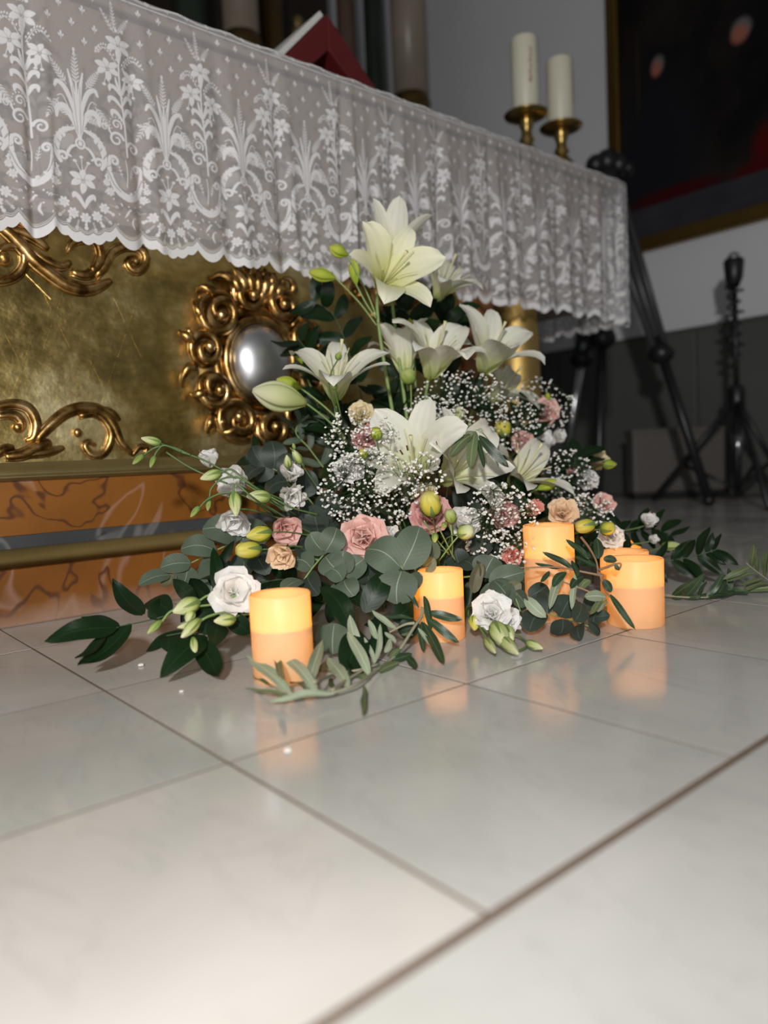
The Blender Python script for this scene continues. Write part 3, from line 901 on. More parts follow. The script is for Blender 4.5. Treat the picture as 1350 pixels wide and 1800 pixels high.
# plume
for s in (-1, 1):
    l_line([(s * 1, 180), (s * 9, 206), (s * 22, 224), (s * 33, 219), (s * 35, 206)], 4, 4, wm=11)
    l_line([(s * 1, 186), (s * 7, 225), (s * 18, 254), (s * 30, 263), (s * 35, 255)], 3, 4, wm=8)
    l_line([(s * 1, 196), (s * 5, 250), (s * 12, 286)], 3, 2.5, wm=6)
    l_fern(s * 10, 212, s * 43, 218 - 8 * s, 9, 7)
    l_fern(s * 30, 236, s * 49, 208 + 3 * s, 9, 6)
    l_fern(s * 16, 262, s * 36, 292, 9, 7)
    l_line([(s * 8, 204), (s * 22, 240), (s * 32, 240)], 1.5, 1.5)
l_line([(0, 176), (0, 230), (0, 268)], 7, 3)
for s in (-1, 1):
    l_cut([(s * 2.5, 184), (s * 4, 225), (s * 6, 262)], 1.2, 0.3, 6)
    l_cut([(s * 5, 188), (s * 11, 220), (s * 21, 248)], 1.2, 0.3, 6)
    l_cut([(s * 15, 214), (s * 24, 220), (s * 31, 214)], 0.9, 0.5, 5)
    for q in range(5):
        t = q / 4
        l_cut([(s * (16 + 27 * t), 187 - 26 * t ** 1.6 - 3), (s * (12 + 26 * t), 183 - 26 * t ** 1.6 - 6)], 2.2, 0.3, 2)
l_fern(0, 262, 0, 312, 9, 8)
l_ell(0, 322, 2.2, 3.2)
# swag under the bouquet
l_line([(B - 29, 158), (B - 30, 130), (B - 20, 105), (B, 93), (B + 17, 100), (B + 27, 118), (B + 30, 146)], 4, 4, wm=13)
l_cut([(B - 34, 134), (B - 24, 112), (B - 12, 101)], 2.2, 0.3)
l_cut([(B + 8, 99), (B + 22, 112), (B + 31, 132)], 2.0, 0.3)
for q in range(6):
    t = q / 5
    l_cut([(B - 33 + 26 * t, 140 - 38 * t), (B - 28 + 26 * t, 143 - 36 * t)], 1.6, 0.35, 2)
l_curl(B - 21, 152, 9, PI, -1.2, 6, 3)
l_curl(B + 22, 148, 8, 0, 1.2, 5, 3)
l_hatch(B - 12, 120, 17, 9, -0.8)
for k in range(7):
    t = k / 6
    l_ell(B - 34 + 62 * t, 118 - 22 * math.sin(PI * (0.15 + 0.8 * t)) + 2, 3.4, 2.4, 0.8 - 1.6 * t)
    l_ell(B - 40 + 80 * t, 104 - 26 * math.sin(PI * (0.1 + 0.8 * t)), 1.6, 1.6)
l_fern(B - 8, 128, B - 14, 148, 5, 4)
l_fern(B + 8, 128, B + 12, 146, 5, 4)
l_line([(B, 112), (B + 2, 138), (B, 158)], 2, 1.4)
for a_, b_ in ((-18, 62), (-4, 54), (12, 60), (4, 72), (-12, 78), (18, 76), (-22, 44), (24, 46)):
    l_ell(B + a_, b_, 1.5, 1.5)
l_line([(B - 8, 58), (B - 2, 66), (B + 3, 74)], 1, 1, wm=4)
l_line([(B + 10, 40), (B + 6, 50), (B + 9, 60)], 1, 1, wm=4)
# bouquet stem with scrolls and leaves
l_line([(B + 4, 165), (B + 3, 210), (B, 260), (B - 2, 300), (B, 336)], 3.5, 3)
l_curl(B - 14, 190, 13, 0.2, 1.25, 5, 2.5)
l_curl(B + 17, 182, 11, PI - 0.2, -1.25, 5, 2.5)
l_curl(B - 12, 216, 9, -0.6, 1.2, 3.5, 2)
for k in range(9):
    a = math.radians(20 + 25 * k)
    l_ell(B - 12 + 12.5 * math.cos(a), 216 + 12.5 * math.sin(a), 1.2, 1.2)
l_curl(B - 33, 207, 7, 0, 1.1, 2, 1.5)
l_line([(B - 27, 205), (B - 22, 197)], 3, 3, n=3)
for k, (vv, L) in enumerate(((228, 18), (236, 16), (250, 21), (258, 17), (270, 19), (276, 15))):
    s = -1 if k % 2 == 0 else 1
    l_line([(B + 2, vv - 6), (B + s * L * 0.55, vv + 8), (B + s * L, vv + 9), (B + s * L * 1.08, vv + 2)], 2.5, 3, wm=7.5)
for s in (-1, 1):
    l_line([(B, 270), (B + s * 6, 284), (B + s * 9, 296)], 2, 2, wm=5)
l_lily(B - 22, 308, 21, 0.12)
l_lily(B + 22, 300, 19, -0.25)
l_lily(B, 352, 22, 0.0, False)
l_line([(B, 330), (B, 345)], 6, 10, n=4)
l_ell(B - 1, 326, 3, 4)
for s in (-1, 1):
    N = 9
    for i in range(N):
        t = i / (N - 1)
        x, y = B + s * (5 + 34 * t), 318 + 20 * math.sin(PI * t * 0.85) + (6 if s < 0 else 0)
        l_ell(x, y + 3.5, 2.4, 1.3, 1.2)
        l_ell(x + 2 * s, y - 3, 2.2, 1.2, -1.0)
    l_line([(B + s * 4, 314), (B + s * 20, 336 + (6 if s < 0 else 0)), (B + s * 38, 326 + (6 if s < 0 else 0))], 1.3, 1.1, 0.9)
l_curl(B - 36, 334, 6, 0.5, 1.1, 2, 1.2)
l_fern(B - 4, 374, B - 8, 418, 6, 8)
l_fern(B - 6, 372, B - 25, 402, 6, 6)
l_fern(B + 2, 374, B + 18, 398, 7, 6)
l_ell(B - 2, 377, 3, 3); l_ell(B + 9, 378, 3, 3)
# scattered sprigs above
for r_i, vv in enumerate((340, 366, 392, 418, 444)):
    for uu in ((-19, 19) if r_i % 2 == 0 else (-38, 0, 38)):
        if vv > 425:
            uus = (uu, uu + 38, uu - 38)
        else:
            uus = (uu,)
        for q in uus:
            l_ell(q, vv + 3, 1.7, 4.2)
            l_ell(q - 3, vv, 1.3, 3.0, 0.5, 0.9)
            l_ell(q + 3, vv, 1.3, 3.0, -0.5, 0.9)
            l_line([(q, vv), (q, vv - 6)], 1.2, 0.8, 0.9, n=2)

ZB, ZT = 0.640, 1.093            # lowest point of the hem, top of the table
XE = XC + 1.335                  # right corner of the cloth
s_vals = np.concatenate([np.arange(XC - 1.36, 0.24, 0.0045), np.arange(0.24, 0.95, 0.00112), np.arange(0.95, 1.55, 0.00145), np.arange(1.55, XE + 0.02, 0.0019), np.arange(XE + 0.02, XE + 0.62, 0.0045)])
t_vals = np.concatenate([np.linspace(0, 0.80, 300, endpoint=False), np.linspace(0.80, 1.0, 56)])
RC = 0.02                         # rounding over the table edge
SS, TT = np.meshgrid(s_vals, t_vals)
uu = (SS - S0) * 1000
ve = edge_v(uu)
VV = ve + TT * ((ZT - ZB) * 1000 - ve)
iu = ((uu + PER / 2) / RES) % NU
i0 = np.floor(iu).astype(int) % NU
fu = (iu - np.floor(iu)).astype(np.float32)
jv = np.clip(VV / RES - 0.5, 0, NV - 1.001)
j0 = np.floor(jv).astype(int)
fv = (jv - j0).astype(np.float32)
i1 = (i0 + 1) % NU
TH = (LD[j0, i0] * (1 - fu) + LD[j0, i1] * fu) * (1 - fv) + (LD[j0 + 1, i0] * (1 - fu) + LD[j0 + 1, i1] * fu) * fv
# folds: soft pleats that deepen towards the hem
drop = 1 - VV / ((ZT - ZB) * 1000)
F = np.zeros_like(SS)
for k in range(-12, 16):
    sk = S0 + PW * (k + 0.5) + 0.018 + 0.012 * math.sin(k * 2.3)
    wd = 0.013 + 0.004 * math.sin(k * 1.7)
    am = (0.020 + 0.006 * math.sin(k * 3.1)) * (0.6 if k < 3 else 1.0)
    lean = 0.022 * math.sin(k * 1.1 + 0.5)
    F += am * np.exp(-((SS - sk - lean * drop) / wd) ** 2)
    F -= am * 0.55 * np.exp(-((SS - sk - 0.026 - lean * drop) / (wd * 0.9)) ** 2)
    if k >= 3:                    # tighter pleats towards the right
        F += 0.006 * np.exp(-((SS - sk - 0.075) / 0.011) ** 2) - 0.004 * np.exp(-((SS - sk - 0.095) / 0.009) ** 2)
F = F * np.clip(drop * 1.25, 0, 1) ** 0.8 + 0.003 * np.sin(SS * 23) * drop
Z = ZB + VV / 1000.0
arc = np.clip((Z - (ZT - RC)) / RC, 0, 1)
YL = YP - 0.046                   # plane of the cloth
yl = YL + F - TH * 0.0007 + RC * (1 - np.sqrt(np.clip(1 - arc ** 2, 0, 1)))
X = SS.copy()
Y = yl.copy()
# round the right corner and run back along the end of the table
RR = 0.03
over = SS - (XE - RR)
qa = np.clip(over / RR, 0, PI / 2)
corner = over > 0
inset = yl - YL
cxr, cyr = XE - RR, YL + RR
rr_ = RR - inset
X = np.where(corner, cxr + rr_ * np.sin(qa), X)
Y = np.where(corner, cyr - rr_ * np.cos(qa) + np.clip(over - RR * PI / 2, 0, None), Y)
nt, ns = SS.shape
co = np.stack([X, Y, Z], -1).reshape(-1, 3)
# the top sheet, joined to the front along the last row
ntop = 12
keep = SS[0] <= XE - RR
xt = s_vals[keep]
idx = np.arange(nt * ns).reshape(nt, ns)
q = np.stack([idx[:-1, :-1], idx[:-1, 1:], idx[1:, 1:], idx[1:, :-1]], -1).reshape(-1, 4)
top_idx = [idx[-1][keep]]
extra = []
base = nt * ns
xs_top = xt
for r in range(1, ntop + 1):
    yy = co[idx[-1][keep], 1] + (2.0 - co[idx[-1][keep], 1]) * (r / ntop) ** 1.5
    extra.append(np.stack([xs_top, yy, np.full_like(xs_top, ZT + 0.0005)], -1))
    top_idx.append(base + np.arange(len(xs_top)))
    base += len(xs_top)
ti = np.stack(top_idx)
q2 = np.stack([ti[:-1, :-1], ti[:-1, 1:], ti[1:, 1:], ti[1:, :-1]], -1).reshape(-1, 4)
co = np.concatenate([co] + extra)
q = np.concatenate([q, q2]).astype(np.int32)
thr = np.concatenate([TH.reshape(-1), np.full(len(co) - nt * ns, 0.35)]).astype(np.float32)
me = bpy.data.meshes.new('altar_cloth')
me.vertices.add(len(co))
org = np.array([XC, YL, ZT])
me.vertices.foreach_set('co', (co - org).astype(np.float32).ravel())
me.loops.add(q.size)
me.loops.foreach_set('vertex_index', q.ravel())
me.polygons.add(len(q))
me.polygons.foreach_set('loop_start', np.arange(0, q.size, 4, dtype=np.int32))
me.polygons.foreach_set('loop_total', np.full(len(q), 4, dtype=np.int32))
me.update()
at = me.attributes.new('thread', 'FLOAT', 'POINT')
at.data.foreach_set('value', thr)
me.shade_smooth()
me.materials.append(M['lace'])
cloth = put('altar_cloth', me)
cloth.location = org.tolist()
tag(cloth, 'sheer white lace altar cloth with lilies and scalloped hem hanging from the altar table', 'altar cloth')
cord_pts = [Vector((XC - 1.3 + 2.6 * i / 120, YL + RC + 0.004 * math.sin(i * 1.3), ZT + 0.001)) for i in range(121)]
MB().tube([p - Vector(org) for p in cord_pts], 0.0022, 5).build('folded_edge', M['linen'], cloth)
# plain linen under the lace
MB().box(X0T - 0.002 - XC, X1T + 0.002 - XC, 0, 0.70, 0, 0.0025).build('linen_undercloth', M['linen'], cloth, smooth=False).location = (0, 0.026, -0.0042)
# ------------------------------------------------------------------ things on the altar and behind it
def AX(px, py, x):
    r = ray(px, py)
    return CAM + r * (x / r.x)
ZTOP = ZT + 0.001
# red A-frame book stand with a white booklet on its far slope
yb = 1.55
ap_, al_, ar_ = AY(570, 28, yb), AY(503, 95, yb), AY(648, 146, yb)
bs = thing('book_stand', 'red tent shaped book stand standing on the altar behind the lace', 'book stand', (ap_.x, yb, ZTOP))
zt = ap_.z - ZTOP
sl = (al_ - ap_); sr = (ar_ - ap_)
def leg_prism(side, x_at_bottom, thick, y0, y1):
    mb = MB()
    n = Vector((x_at_bottom, 0, -zt)).normalized()
    tv = Vector((-n.z, 0, n.x)) * (thick if side > 0 else -thick)
    if tv.z > 0:
        tv = -tv
    p = [Vector((0, 0, zt)), Vector((x_at_bottom, 0, 0.0)), Vector((x_at_bottom, 0, 0)) + Vector((-side * thick * 1.15, 0, 0)), Vector((0, 0, zt - thick * 1.6))]
    vs_ = [(q.x, y, q.z) for y in (y0, y1) for q in p]
    return mb.add(vs_, [(0, 1, 2, 3), (7, 6, 5, 4), (0, 4, 5, 1), (1, 5, 6, 2), (2, 6, 7, 3), (3, 7, 4, 0)])
kl = sl.x / -sl.z * zt
kr = sr.x / -sr.z * zt
leg_prism(-1, kl, 0.055, -0.012, 0.26).build('sloping_board', M['red'], bs, smooth=False, bevel=0.003)
leg_prism(1, kr, 0.055, -0.012, 0.26).build('sloping_board', M['red'], bs, smooth=False, bevel=0.003)
MB().box(kl * 0.62, kr * 0.62, 0.10, 0.11, 0.005, zt * 0.55).build('inner_brace', M['red_dark'], bs, smooth=False)
bk = thing('service_booklet', 'white booklet leaning on the left slope of the red stand', 'booklet', (ap_.x, yb, ZTOP))
nb = Vector((kl, 0, -zt)).normalized()
nl = Vector((-zt, 0, -kl)).normalized()
if nl.x > 0: nl = -nl
mb = MB()
c0 = Vector((0, 0, zt)) + nl * 0.002 + nb * 0.012
c1 = c0 + nb * 0.30
vv_ = [tuple(q + Vector((0, y, 0)) + nl * h) for y in (-0.010, 0.22) for h in (0, 0.014) for q in (c0, c1)]
mb.add(vv_, [(0, 1, 3, 2), (4, 6, 7, 5), (0, 4, 5, 1), (2, 3, 7, 6), (0, 2, 6, 4), (1, 5, 7, 3)])
mb.build('pages', M['paper'], bk, smooth=False, bevel=0.002)

def candlestick(px, pyp, yy, rpan, label):
    c = AY(px, pyp, yy)
    st = thing('candlestick', label, 'candlestick', (c.x, yy, ZTOP), 'brass candlesticks on the altar')
    h = c.z - ZTOP
    MB().lathe([(0.070, 0), (0.070, 0.012), (0.052, 0.022), (0.042, 0.03), (0.040, h * 0.26), (0.046, h * 0.30), (0.030, h * 0.36), (0.026, h * 0.42)], 24).build('foot', M['brass'], st)
    MB().lathe([(0.026, h * 0.42), (0.040, h * 0.50), (0.043, h * 0.58), (0.026, h * 0.66), (0.018, h * 0.70), (0.026, h * 0.75), (0.018, h * 0.80), (0.017, h * 0.86), (0.024, h * 0.92), (0.022, h * 0.96), (0.03, h)], 24).build('stem', M['brass'], st)
    MB().lathe([(0.02, h - 0.002), (rpan * 0.7, h), (rpan, h + 0.010), (rpan + 0.002, h + 0.014), (rpan - 0.004, h + 0.013), (rpan * 0.6, h + 0.006), (0.0, h + 0.005)], 30).build('drip_pan', M['brass'], st)
    for k in range(6):
        a = k * PI / 3
        MB().ball((0.041 * math.cos(a), 0.041 * math.sin(a), h * 0.54), 0.007, 8).build('bead', M['brass'], st)
    return c, h
def pillar(c, h, yy, r, hc, label, glyph_a, seed):
    cn = thing('pillar_candle', label, 'candle', (c.x, yy, ZTOP + h + 0.006), 'ivory pillar candles on brass candlesticks')
    MB().lathe([(r - 0.002, 0), (r, 0.003), (r, hc - 0.008), (r - 0.002, hc - 0.002), (r - 0.006, hc), (r * 0.6, hc - 0.005), (0, hc - 0.008)], 36).build('wax_body', M['wax_ivory'], cn)
    MB().tube([(0, 0, hc - 0.008), (0.001, 0, hc + 0.006)], 0.0013, 6).build('wick', M['wick'], cn)
    rr = random.Random(seed)
    mb = MB()
    # a column of tiny red letters written up the side, unreadably small
    z = hc * 0.36
    while z < hc * 0.80:
        hh = rr.uniform(0.010, 0.017)
        q = []
        for i in range(7):
            a = glyph_a + rr.uniform(-0.13, 0.13)
            q.append((math.cos(a) * (r + 0.0004), math.sin(a) * (r + 0.0004), z + hh * i / 6))
        mb.tube(curve_pts(q, 18), 0.0013, 5)
        z += hh + rr.uniform(0.001, 0.004)
    mb.build('red_lettering', M['red_print'], cn)
    return cn
cA, hA = candlestick(925, 209, 1.62, 0.072, 'brass candlestick under the taller ivory pillar candle')
cB, hB = candlestick(986, 231, 1.60, 0.072, 'brass candlestick under the shorter right ivory pillar candle')
topA = AY(923, 70, 1.62).z
topB = AY(984, 107, 1.60).z
pillar(cA, hA, 1.62, 0.045, topA - ZTOP - hA - 0.006, 'taller ivory pillar candle with clear red vertical lettering', math.radians(-142 + 24), 3)
pillar(cB, hB, 1.60, 0.045, topB - ZTOP - hB - 0.006, 'ivory pillar candle farther right with lettering turned to its edge', math.radians(-142 + 84), 5)

# altarpiece with columns behind
YR = 3.75
apc = thing('altarpiece', 'dark altarpiece with marble and gilded columns behind the altar', 'altarpiece', (1.9, YR, 0))
def colm(px, wpx, y, m, name, z1=3.6, base=None):
    c = AY(px, 120, y)
    d = (c - CAM).dot(fw)
    r = wpx / FPX * d / 2
    zb = base if base is not None else 1.0
    cx = c.x - 1.9
    cy = y - YR
    MB().lathe([(r * 1.35, 0), (r * 1.35, zb - 0.25), (r * 1.25, zb - 0.2)], 24, (cx, cy, 0)).build('pedestal', M['dark_wood'], apc)
    MB().lathe([(r * 1.25, zb - 0.2), (r * 1.3, zb - 0.14), (r * 1.05, zb - 0.1), (r * 1.18, zb - 0.05), (r * 1.02, zb)], 24, (cx, cy, 0)).build('column_base', M['gold_dark'], apc)
    MB().lathe([(r, zb), (r * 1.01, zb + 0.6), (r * 0.95, z1)], 28, (cx, cy, 0)).build(name, m, apc)
    return r
MB().box(-1.9, 1.18, 0.25, 0.6, 0, 4.0).build('back_board', M['dark_wood'], apc, smooth=False)
colm(340, 60, 3.62, M['green_column'], 'column_shaft', base=1.6)
colm(428, 62, 3.45, M['marble_column'], 'column_shaft', base=AY(428, 66, 3.45).z)
colm(482, 40, 3.62, M['gold_dark'], 'column_shaft', base=1.7)
colm(612, 34, 3.72, M['pink_column'], 'column_shaft', base=1.6)
colm(660, 36, 3.66, M['green_column'], 'column_shaft', base=1.6)
colm(720, 60, 3.40, M['marble_column'], 'column_shaft', base=AY(735, 176, 3.40).z)
for px, py in ((525, 40), (548, 75), (560, 118), (523, 60)):
    q = AY(px, py, 3.8)
    MB().ball((q.x - 1.9, q.y - YR, q.z), 0.035, 12, 1, 0.6, 1.2).build('gilt_knob', M['gold_mould'], apc)

# painting on the side wall
yl_, yr_ = AX(1073, 120, XW).y, 0.35
zb_, zt_ = AX(1130, 446, XW).z, 3.3
pt = thing('framed_painting', 'large dark painting in a narrow gilt frame on the grey wall', 'painting', (XW, (yl_ + yr_) / 2, zb_))
fwid = 0.075
def UVp(px, py):
    q = AX(px, py, XW - 0.02)
    return ((yl_ - fwid - q.y) / (yl_ - yr_ - 2 * fwid), (q.z - zb_ - fwid) / (zt_ - zb_ - 2 * fwid))
a0, a1, a2, a3, a5, a6 = UVp(1154, 122), UVp(1300, 60), UVp(1345, 255), UVp(1190, 338), UVp(1122, 140), UVp(1330, 300)
PU = [(*a0, 0.015, 0.019), (*a1, 0.021, 0.022), (a2[0] + 0.03, a2[1] - 0.01, 0.06, 0.07), (*a3, 0.13, 0.022), UVp(1230, 333)[1], (*a5, 0.004, 0.12), (a6[0] + 0.03, a6[1] - 0.01, 0.10, 0.04)]
ym = (yl_ + yr_) / 2
Lh = (yl_ - yr_) / 2
hh = zt_ - zb_
cv = MB()
cv.add([(-0.022, Lh - fwid, fwid), (-0.022, -Lh + fwid, fwid), (-0.022, -Lh + fwid, hh - fwid), (-0.022, Lh - fwid, hh - fwid),
        (-0.004, Lh - fwid, fwid), (-0.004, -Lh + fwid, fwid), (-0.004, -Lh + fwid, hh - fwid), (-0.004, Lh - fwid, hh - fwid)],
       [(0, 3, 2, 1), (4, 5, 6, 7), (0, 1, 5, 4), (1, 2, 6, 5), (2, 3, 7, 6), (3, 0, 4, 7)], [(0, 0), (1, 0), (1, 1), (0, 1)] * 2)
cv.build('canvas', painting_mat(), pt, smooth=False)
for nm, b in (('frame_rail', (-Lh, Lh, 0, fwid)), ('frame_rail', (-Lh, Lh, hh - fwid, hh)), ('frame_stile', (Lh - fwid, Lh, fwid, hh - fwid)), ('frame_stile', (-Lh, -Lh + fwid, fwid, hh - fwid))):
    MB().box(-0.05, -0.002, b[0], b[1], b[2], b[3]).build(nm, M['brown_frame'], pt, smooth=False, bevel=0.012)

# camera tripod behind the right end of the altar
apx = P(1068, 318, 3.25)
tpd = thing('tripod', 'black tripod spread wide behind the right end of the lace cloth', 'tripod', (apx.x, apx.y, 0))
O = Vector((apx.x, apx.y, 0))
top = apx - O
mb = MB()
mb.lathe([(0.055, -0.05), (0.06, 0.0), (0.05, 0.03), (0.03, 0.05), (0.03, 0.07)], 16, (0, 0, top.z))
mb.build('crown', M['black'], tpd)
hd = MB()
for dx, dz, r in ((-0.05, 0.09, 0.045), (0.0, 0.10, 0.055), (0.05, 0.085, 0.05), (0.09, 0.07, 0.035)):
    q = rt * dx
    hd.ball((q.x, q.y, top.z + dz - 0.02), r, 12)
hd.build('head', M['black'], tpd)
for (px, py, knob, chrome) in ((1246, 890, 0.545, False), (1050, 905, 0.50, False), (985, 884, 0.52, True)):
    ft = G(px, py) - O
    d = (ft - top)
    side = d.cross(fw).normalized() * 0.034
    kn = top + d * knob
    sec = MB()
    for s in (-1, 1):
        sec.tube([top + side * s * 1.3, kn + side * s * 0.7], 0.016, 8)
    sec.tube([top + d * 0.05, kn], 0.020, 8)
    sec.build('upper_leg', M['charcoal'], tpd)
    lw = MB().tube([kn - d * 0.05, ft + Vector((0, 0, 0.03))], 0.021, 8).build('lower_leg', M['chrome'] if chrome else M['black'], tpd)
    if chrome:
        lw['label'] = 'chrome lower leg'
    MB().ball(tuple(kn), 0.055, 12, 1, 1, 0.85).build('leg_lock', M['black'], tpd)
    MB().ball(tuple(ft + Vector((0, 0, 0.025))), 0.026, 10).build('rubber_foot', M['black'], tpd)

# light stand near the right edge
fb = G(1297, 884)
D3 = (fb - CAM).dot(fw)
ls = thing('light_stand', 'thin black light stand with folding base by the right edge', 'light stand', fb)
pole = [P(1297, 884, D3) - fb, P(1295, 700, D3) - fb, P(1290, 480, D3) - fb]
MB().tube([pole[0] + Vector((0, 0, 0.03)), pole[1]], 0.017, 8).build('lower_pole', M['black'], ls)
MB().tube([pole[1], pole[2]], 0.013, 8).build('upper_pole', M['black'], ls)
zc_ = pole[1]
lm_ = P(1297, 880, D3) - fb + Vector((0, 0, 0.05))
for (px, py) in ((1148, 884), (1392, 878), (1352, 900)):
    ft = G(px, py) - fb
    MB().tube([zc_, ft + Vector((0, 0, 0.015))], 0.012, 6).build('base_leg', M['black'], ls)
    MB().tube([lm_, zc_.lerp(ft, 0.62)], 0.009, 6).build('base_brace', M['black'], ls)
MB().lathe([(0.03, -0.05), (0.034, -0.02), (0.034, 0.04), (0.02, 0.06)], 12, tuple(zc_)).build('collar', M['black'], ls)
MB().lathe([(0.019, -0.02), (0.019, 0.06)], 12, tuple((P(1297, 790, D3) - fb))).build('metal_sleeve', M['chrome'], ls)
tp_ = pole[2]
MB().lathe([(0.02, -0.06), (0.036, -0.02), (0.042, 0.05), (0.036, 0.06), (0, 0.058)], 16, tuple(tp_)).build('lamp_socket', M['black'], ls)
MB().ball(tuple(tp_ + Vector((0, 0, 0.062))), 0.027, 12).build('clear_cap', M['silver'], ls)
cable = []
for i in range(120):
    t = i / 119
    q = pole[1].lerp(pole[2], 0.35 + 0.6 * t)
    a = t * 2 * PI * 7
    r = 0.022 + 0.012 * math.sin(t * 9) ** 2
    cable.append(q + rt * r * math.cos(a) + fw * r * math.sin(a))
MB().tube(cable, 0.006, 5).build('coiled_cable', M['black'], ls)

# low box against the wall
bq = G(1197, 876)
bx = thing('floor_box', 'low beige box standing on the floor behind the tripod leg', 'box', bq)
ex = Vector((rt.x, rt.y, 0)).normalized()
ey = Vector((-ex.y, ex.x, 0))
Db = (bq - CAM).dot(fw)
wb_ = 165 / FPX * Db / 2
hb_ = 122 / FPX * Db
def rbox(mb, x0, x1, y0, y1, z0, z1):
    v = [tuple(ex * x + ey * y + Vector((0, 0, z))) for x in (x0, x1) for y in (y0, y1) for z in (z0, z1)]
    return mb.add(v, [(0, 1, 3, 2), (4, 6, 7, 5), (0, 4, 5, 1), (2, 3, 7, 6), (0, 2, 6, 4), (1, 5, 7, 3)])
rbox(MB(), -wb_, wb_, 0.0, 0.12, 0.03, hb_).build('box_body', M['box'], bx, smooth=False, bevel=0.015)
rbox(MB(), -wb_ - 0.004, wb_ + 0.004, -0.004, 0.12, hb_ - 0.02, hb_ + 0.005).build('lid', M['box'], bx, smooth=False, bevel=0.004)
rbox(MB(), -wb_ + 0.01, wb_ - 0.01, 0.004, 0.115, 0.0, 0.032).build('dark_strip', M['black'], bx, smooth=False, bevel=0.003)  # black strip along the bottom of the box

# ------------------------------------------------------------------ electric candles
def led_candle(pxl, pxr, pytop, pybot, label, power, plug=0.52, depth=None, z0=0.0):
    pc = (pxl + pxr) / 2
    if depth is None:
        c = G(pc, pybot)
    else:
        c = P(pc, pybot, depth)
        c.z = 0
    d = (c - CAM).dot(fw)
    r = (pxr - pxl) / 2 / FPX * d
    # pytop is the centre of the rim ellipse
    rr = ray(pc, pytop)
    h = (CAM + rr * ((c.x - CAM.x) * fw.x + (c.y - CAM.y) * fw.y) / (rr.x * fw.x + rr.y * fw.y)).z
    e = thing('electric_candle', label, 'candle', (c.x, c.y, 0.0005), 'glowing wax electric candles on the floor')
    zp = h * plug
    MB().lathe([(r - 0.0015, 0.0), (r, 0.0015), (r, h - 0.0015), (r - 0.0012, h), (r - 0.0028, h - 0.0012)], 48, caps=False).build('wax_shell', M['wax'], e)
    MB().lathe([(r - 0.0006, zp), (0.004, zp + 0.002), (0, zp + 0.002)], 32, caps=False).build('inner_floor', M['wax'], e)
    MB().lathe([(0.001, zp + 0.002), (0.005, zp + 0.008), (0.0045, zp + 0.014), (0.001, zp + 0.024), (0, zp + 0.025)], 12).build('flame_bulb', M['flame'], e)
    for nm, zz, pw in (('flame_light', zp + 0.012, power), ('underglow_light', zp * 0.55, power * 0.10)):
        l = bpy.data.lights.new(nm, 'POINT')
        l.energy = pw
        l.color = (1.0, 0.44, 0.025) if nm == 'flame_light' else (1.0, 0.55, 0.15)
        l.shadow_soft_size = 0.008 if nm == 'flame_light' else 0.012
        o = bpy.data.objects.new(nm, l)
        COL.objects.link(o)
        o.parent = e
        o.location = (0, 0, zz)
    return e, c, r, h
CP = 0.19
led_candle(446.5, 553, 1042, 1191, 'short electric candle nearest the left, behind the silvery olive sprig', CP, 0.60)
led_candle(739, 818, 1001, 1121, 'electric candle in the middle with olive leaves crossing its left side', CP * 0.8, 0.62)
led_candle(925, 1012, 922, 1086, 'tallest electric candle, in front of the peach rose on the right', CP * 1.0, 0.66)
led_candle(1070, 1166, 981, 1096, 'wide electric candle at the front right, standing clear of the flowers', CP * 0.9, 0.60)
led_candle(1058, 1140, 968, 1062, 'electric candle mostly hidden directly behind the wide front right one', CP * 0.7, 0.6)
led_candle(1082, 1126, 952, 1010, 'small electric candle farthest back on the right under white carnations', CP * 0.5, 0.6)
led_candle(728, 790, 1024, 1092, 'low electric candle tucked behind the middle candle, only its left edge showing', CP * 0.45, 0.6)
# ------------------------------------------------------------------ flowers: generators
def cumint(y, x):
    return np.concatenate([[0], np.cumsum((y[1:] + y[:-1]) / 2 * np.diff(x))])
def petal_grid(L, W, prof, th0, th1, pw=1.0, cup=0.15, ruf=0.0, nr=2.0, seed=0, nu=9, nv=7, r0=0.0, tip=0.0, notch=0.0):
    g = np.random.default_rng(seed)
    t = np.linspace(0, 1, nu)
    th = np.radians(th0 + (th1 - th0) * t ** pw + tip * np.clip((t - 0.7) / 0.3, 0, 1) ** 2)
    cr = r0 + L * cumint(np.sin(th), t)
    cz = L * cumint(np.cos(th), t)
    if prof == 'lily':
        w_ = ((t + 0.05) ** 0.62) * (1.0 - t) ** 0.58
    elif prof == 'strap':
        w_ = ((t + 0.05) ** 0.35) * (1.0 - t) ** 0.35
    else:
        w_ = ((t + 0.04) ** 0.60) * np.sqrt(np.clip(1.0 - t ** 5, 0, 1))
    w_ = w_ / w_.max() * W / 2
    s = np.linspace(-1, 1, nv)
    ph = g.uniform(0, 6.28, 3)
    T, S = np.meshgrid(t, s, indexing='ij')
    off = cup * w_[:, None] * S ** 2 + ruf * W * np.sin(nr * 2 * PI * T + ph[0] + S * 2.2) * np.abs(S) ** 1.5 * (0.3 + T)
    off = off + ruf * 0.7 * W * np.sin(5 * S + ph[1]) * T ** 4
    nx, nz = -np.cos(th)[:, None], np.sin(th)[:, None]
    ext = 1.0 + notch * (np.sin(S * 9 + ph[2]) * 0.5 - 0.5) * T ** 6
    X = (cr[:, None] - r0) * ext + r0 + nx * off
    Y = w_[:, None] * S
    Zc = cz[:, None] * ext + nz * off
    # near the base keep the petal wrapped about the axis
    return np.stack([X, Y, Zc], -1)
_pc = {}
def petal_mesh(key, m, *a, **k):
    kk = (key, m.name)
    if kk not in _pc:
        me = MB().grid(petal_grid(*a, **k)).mesh('petal')
        me.materials.append(m)
        _pc[kk] = me
    return _pc[kk]
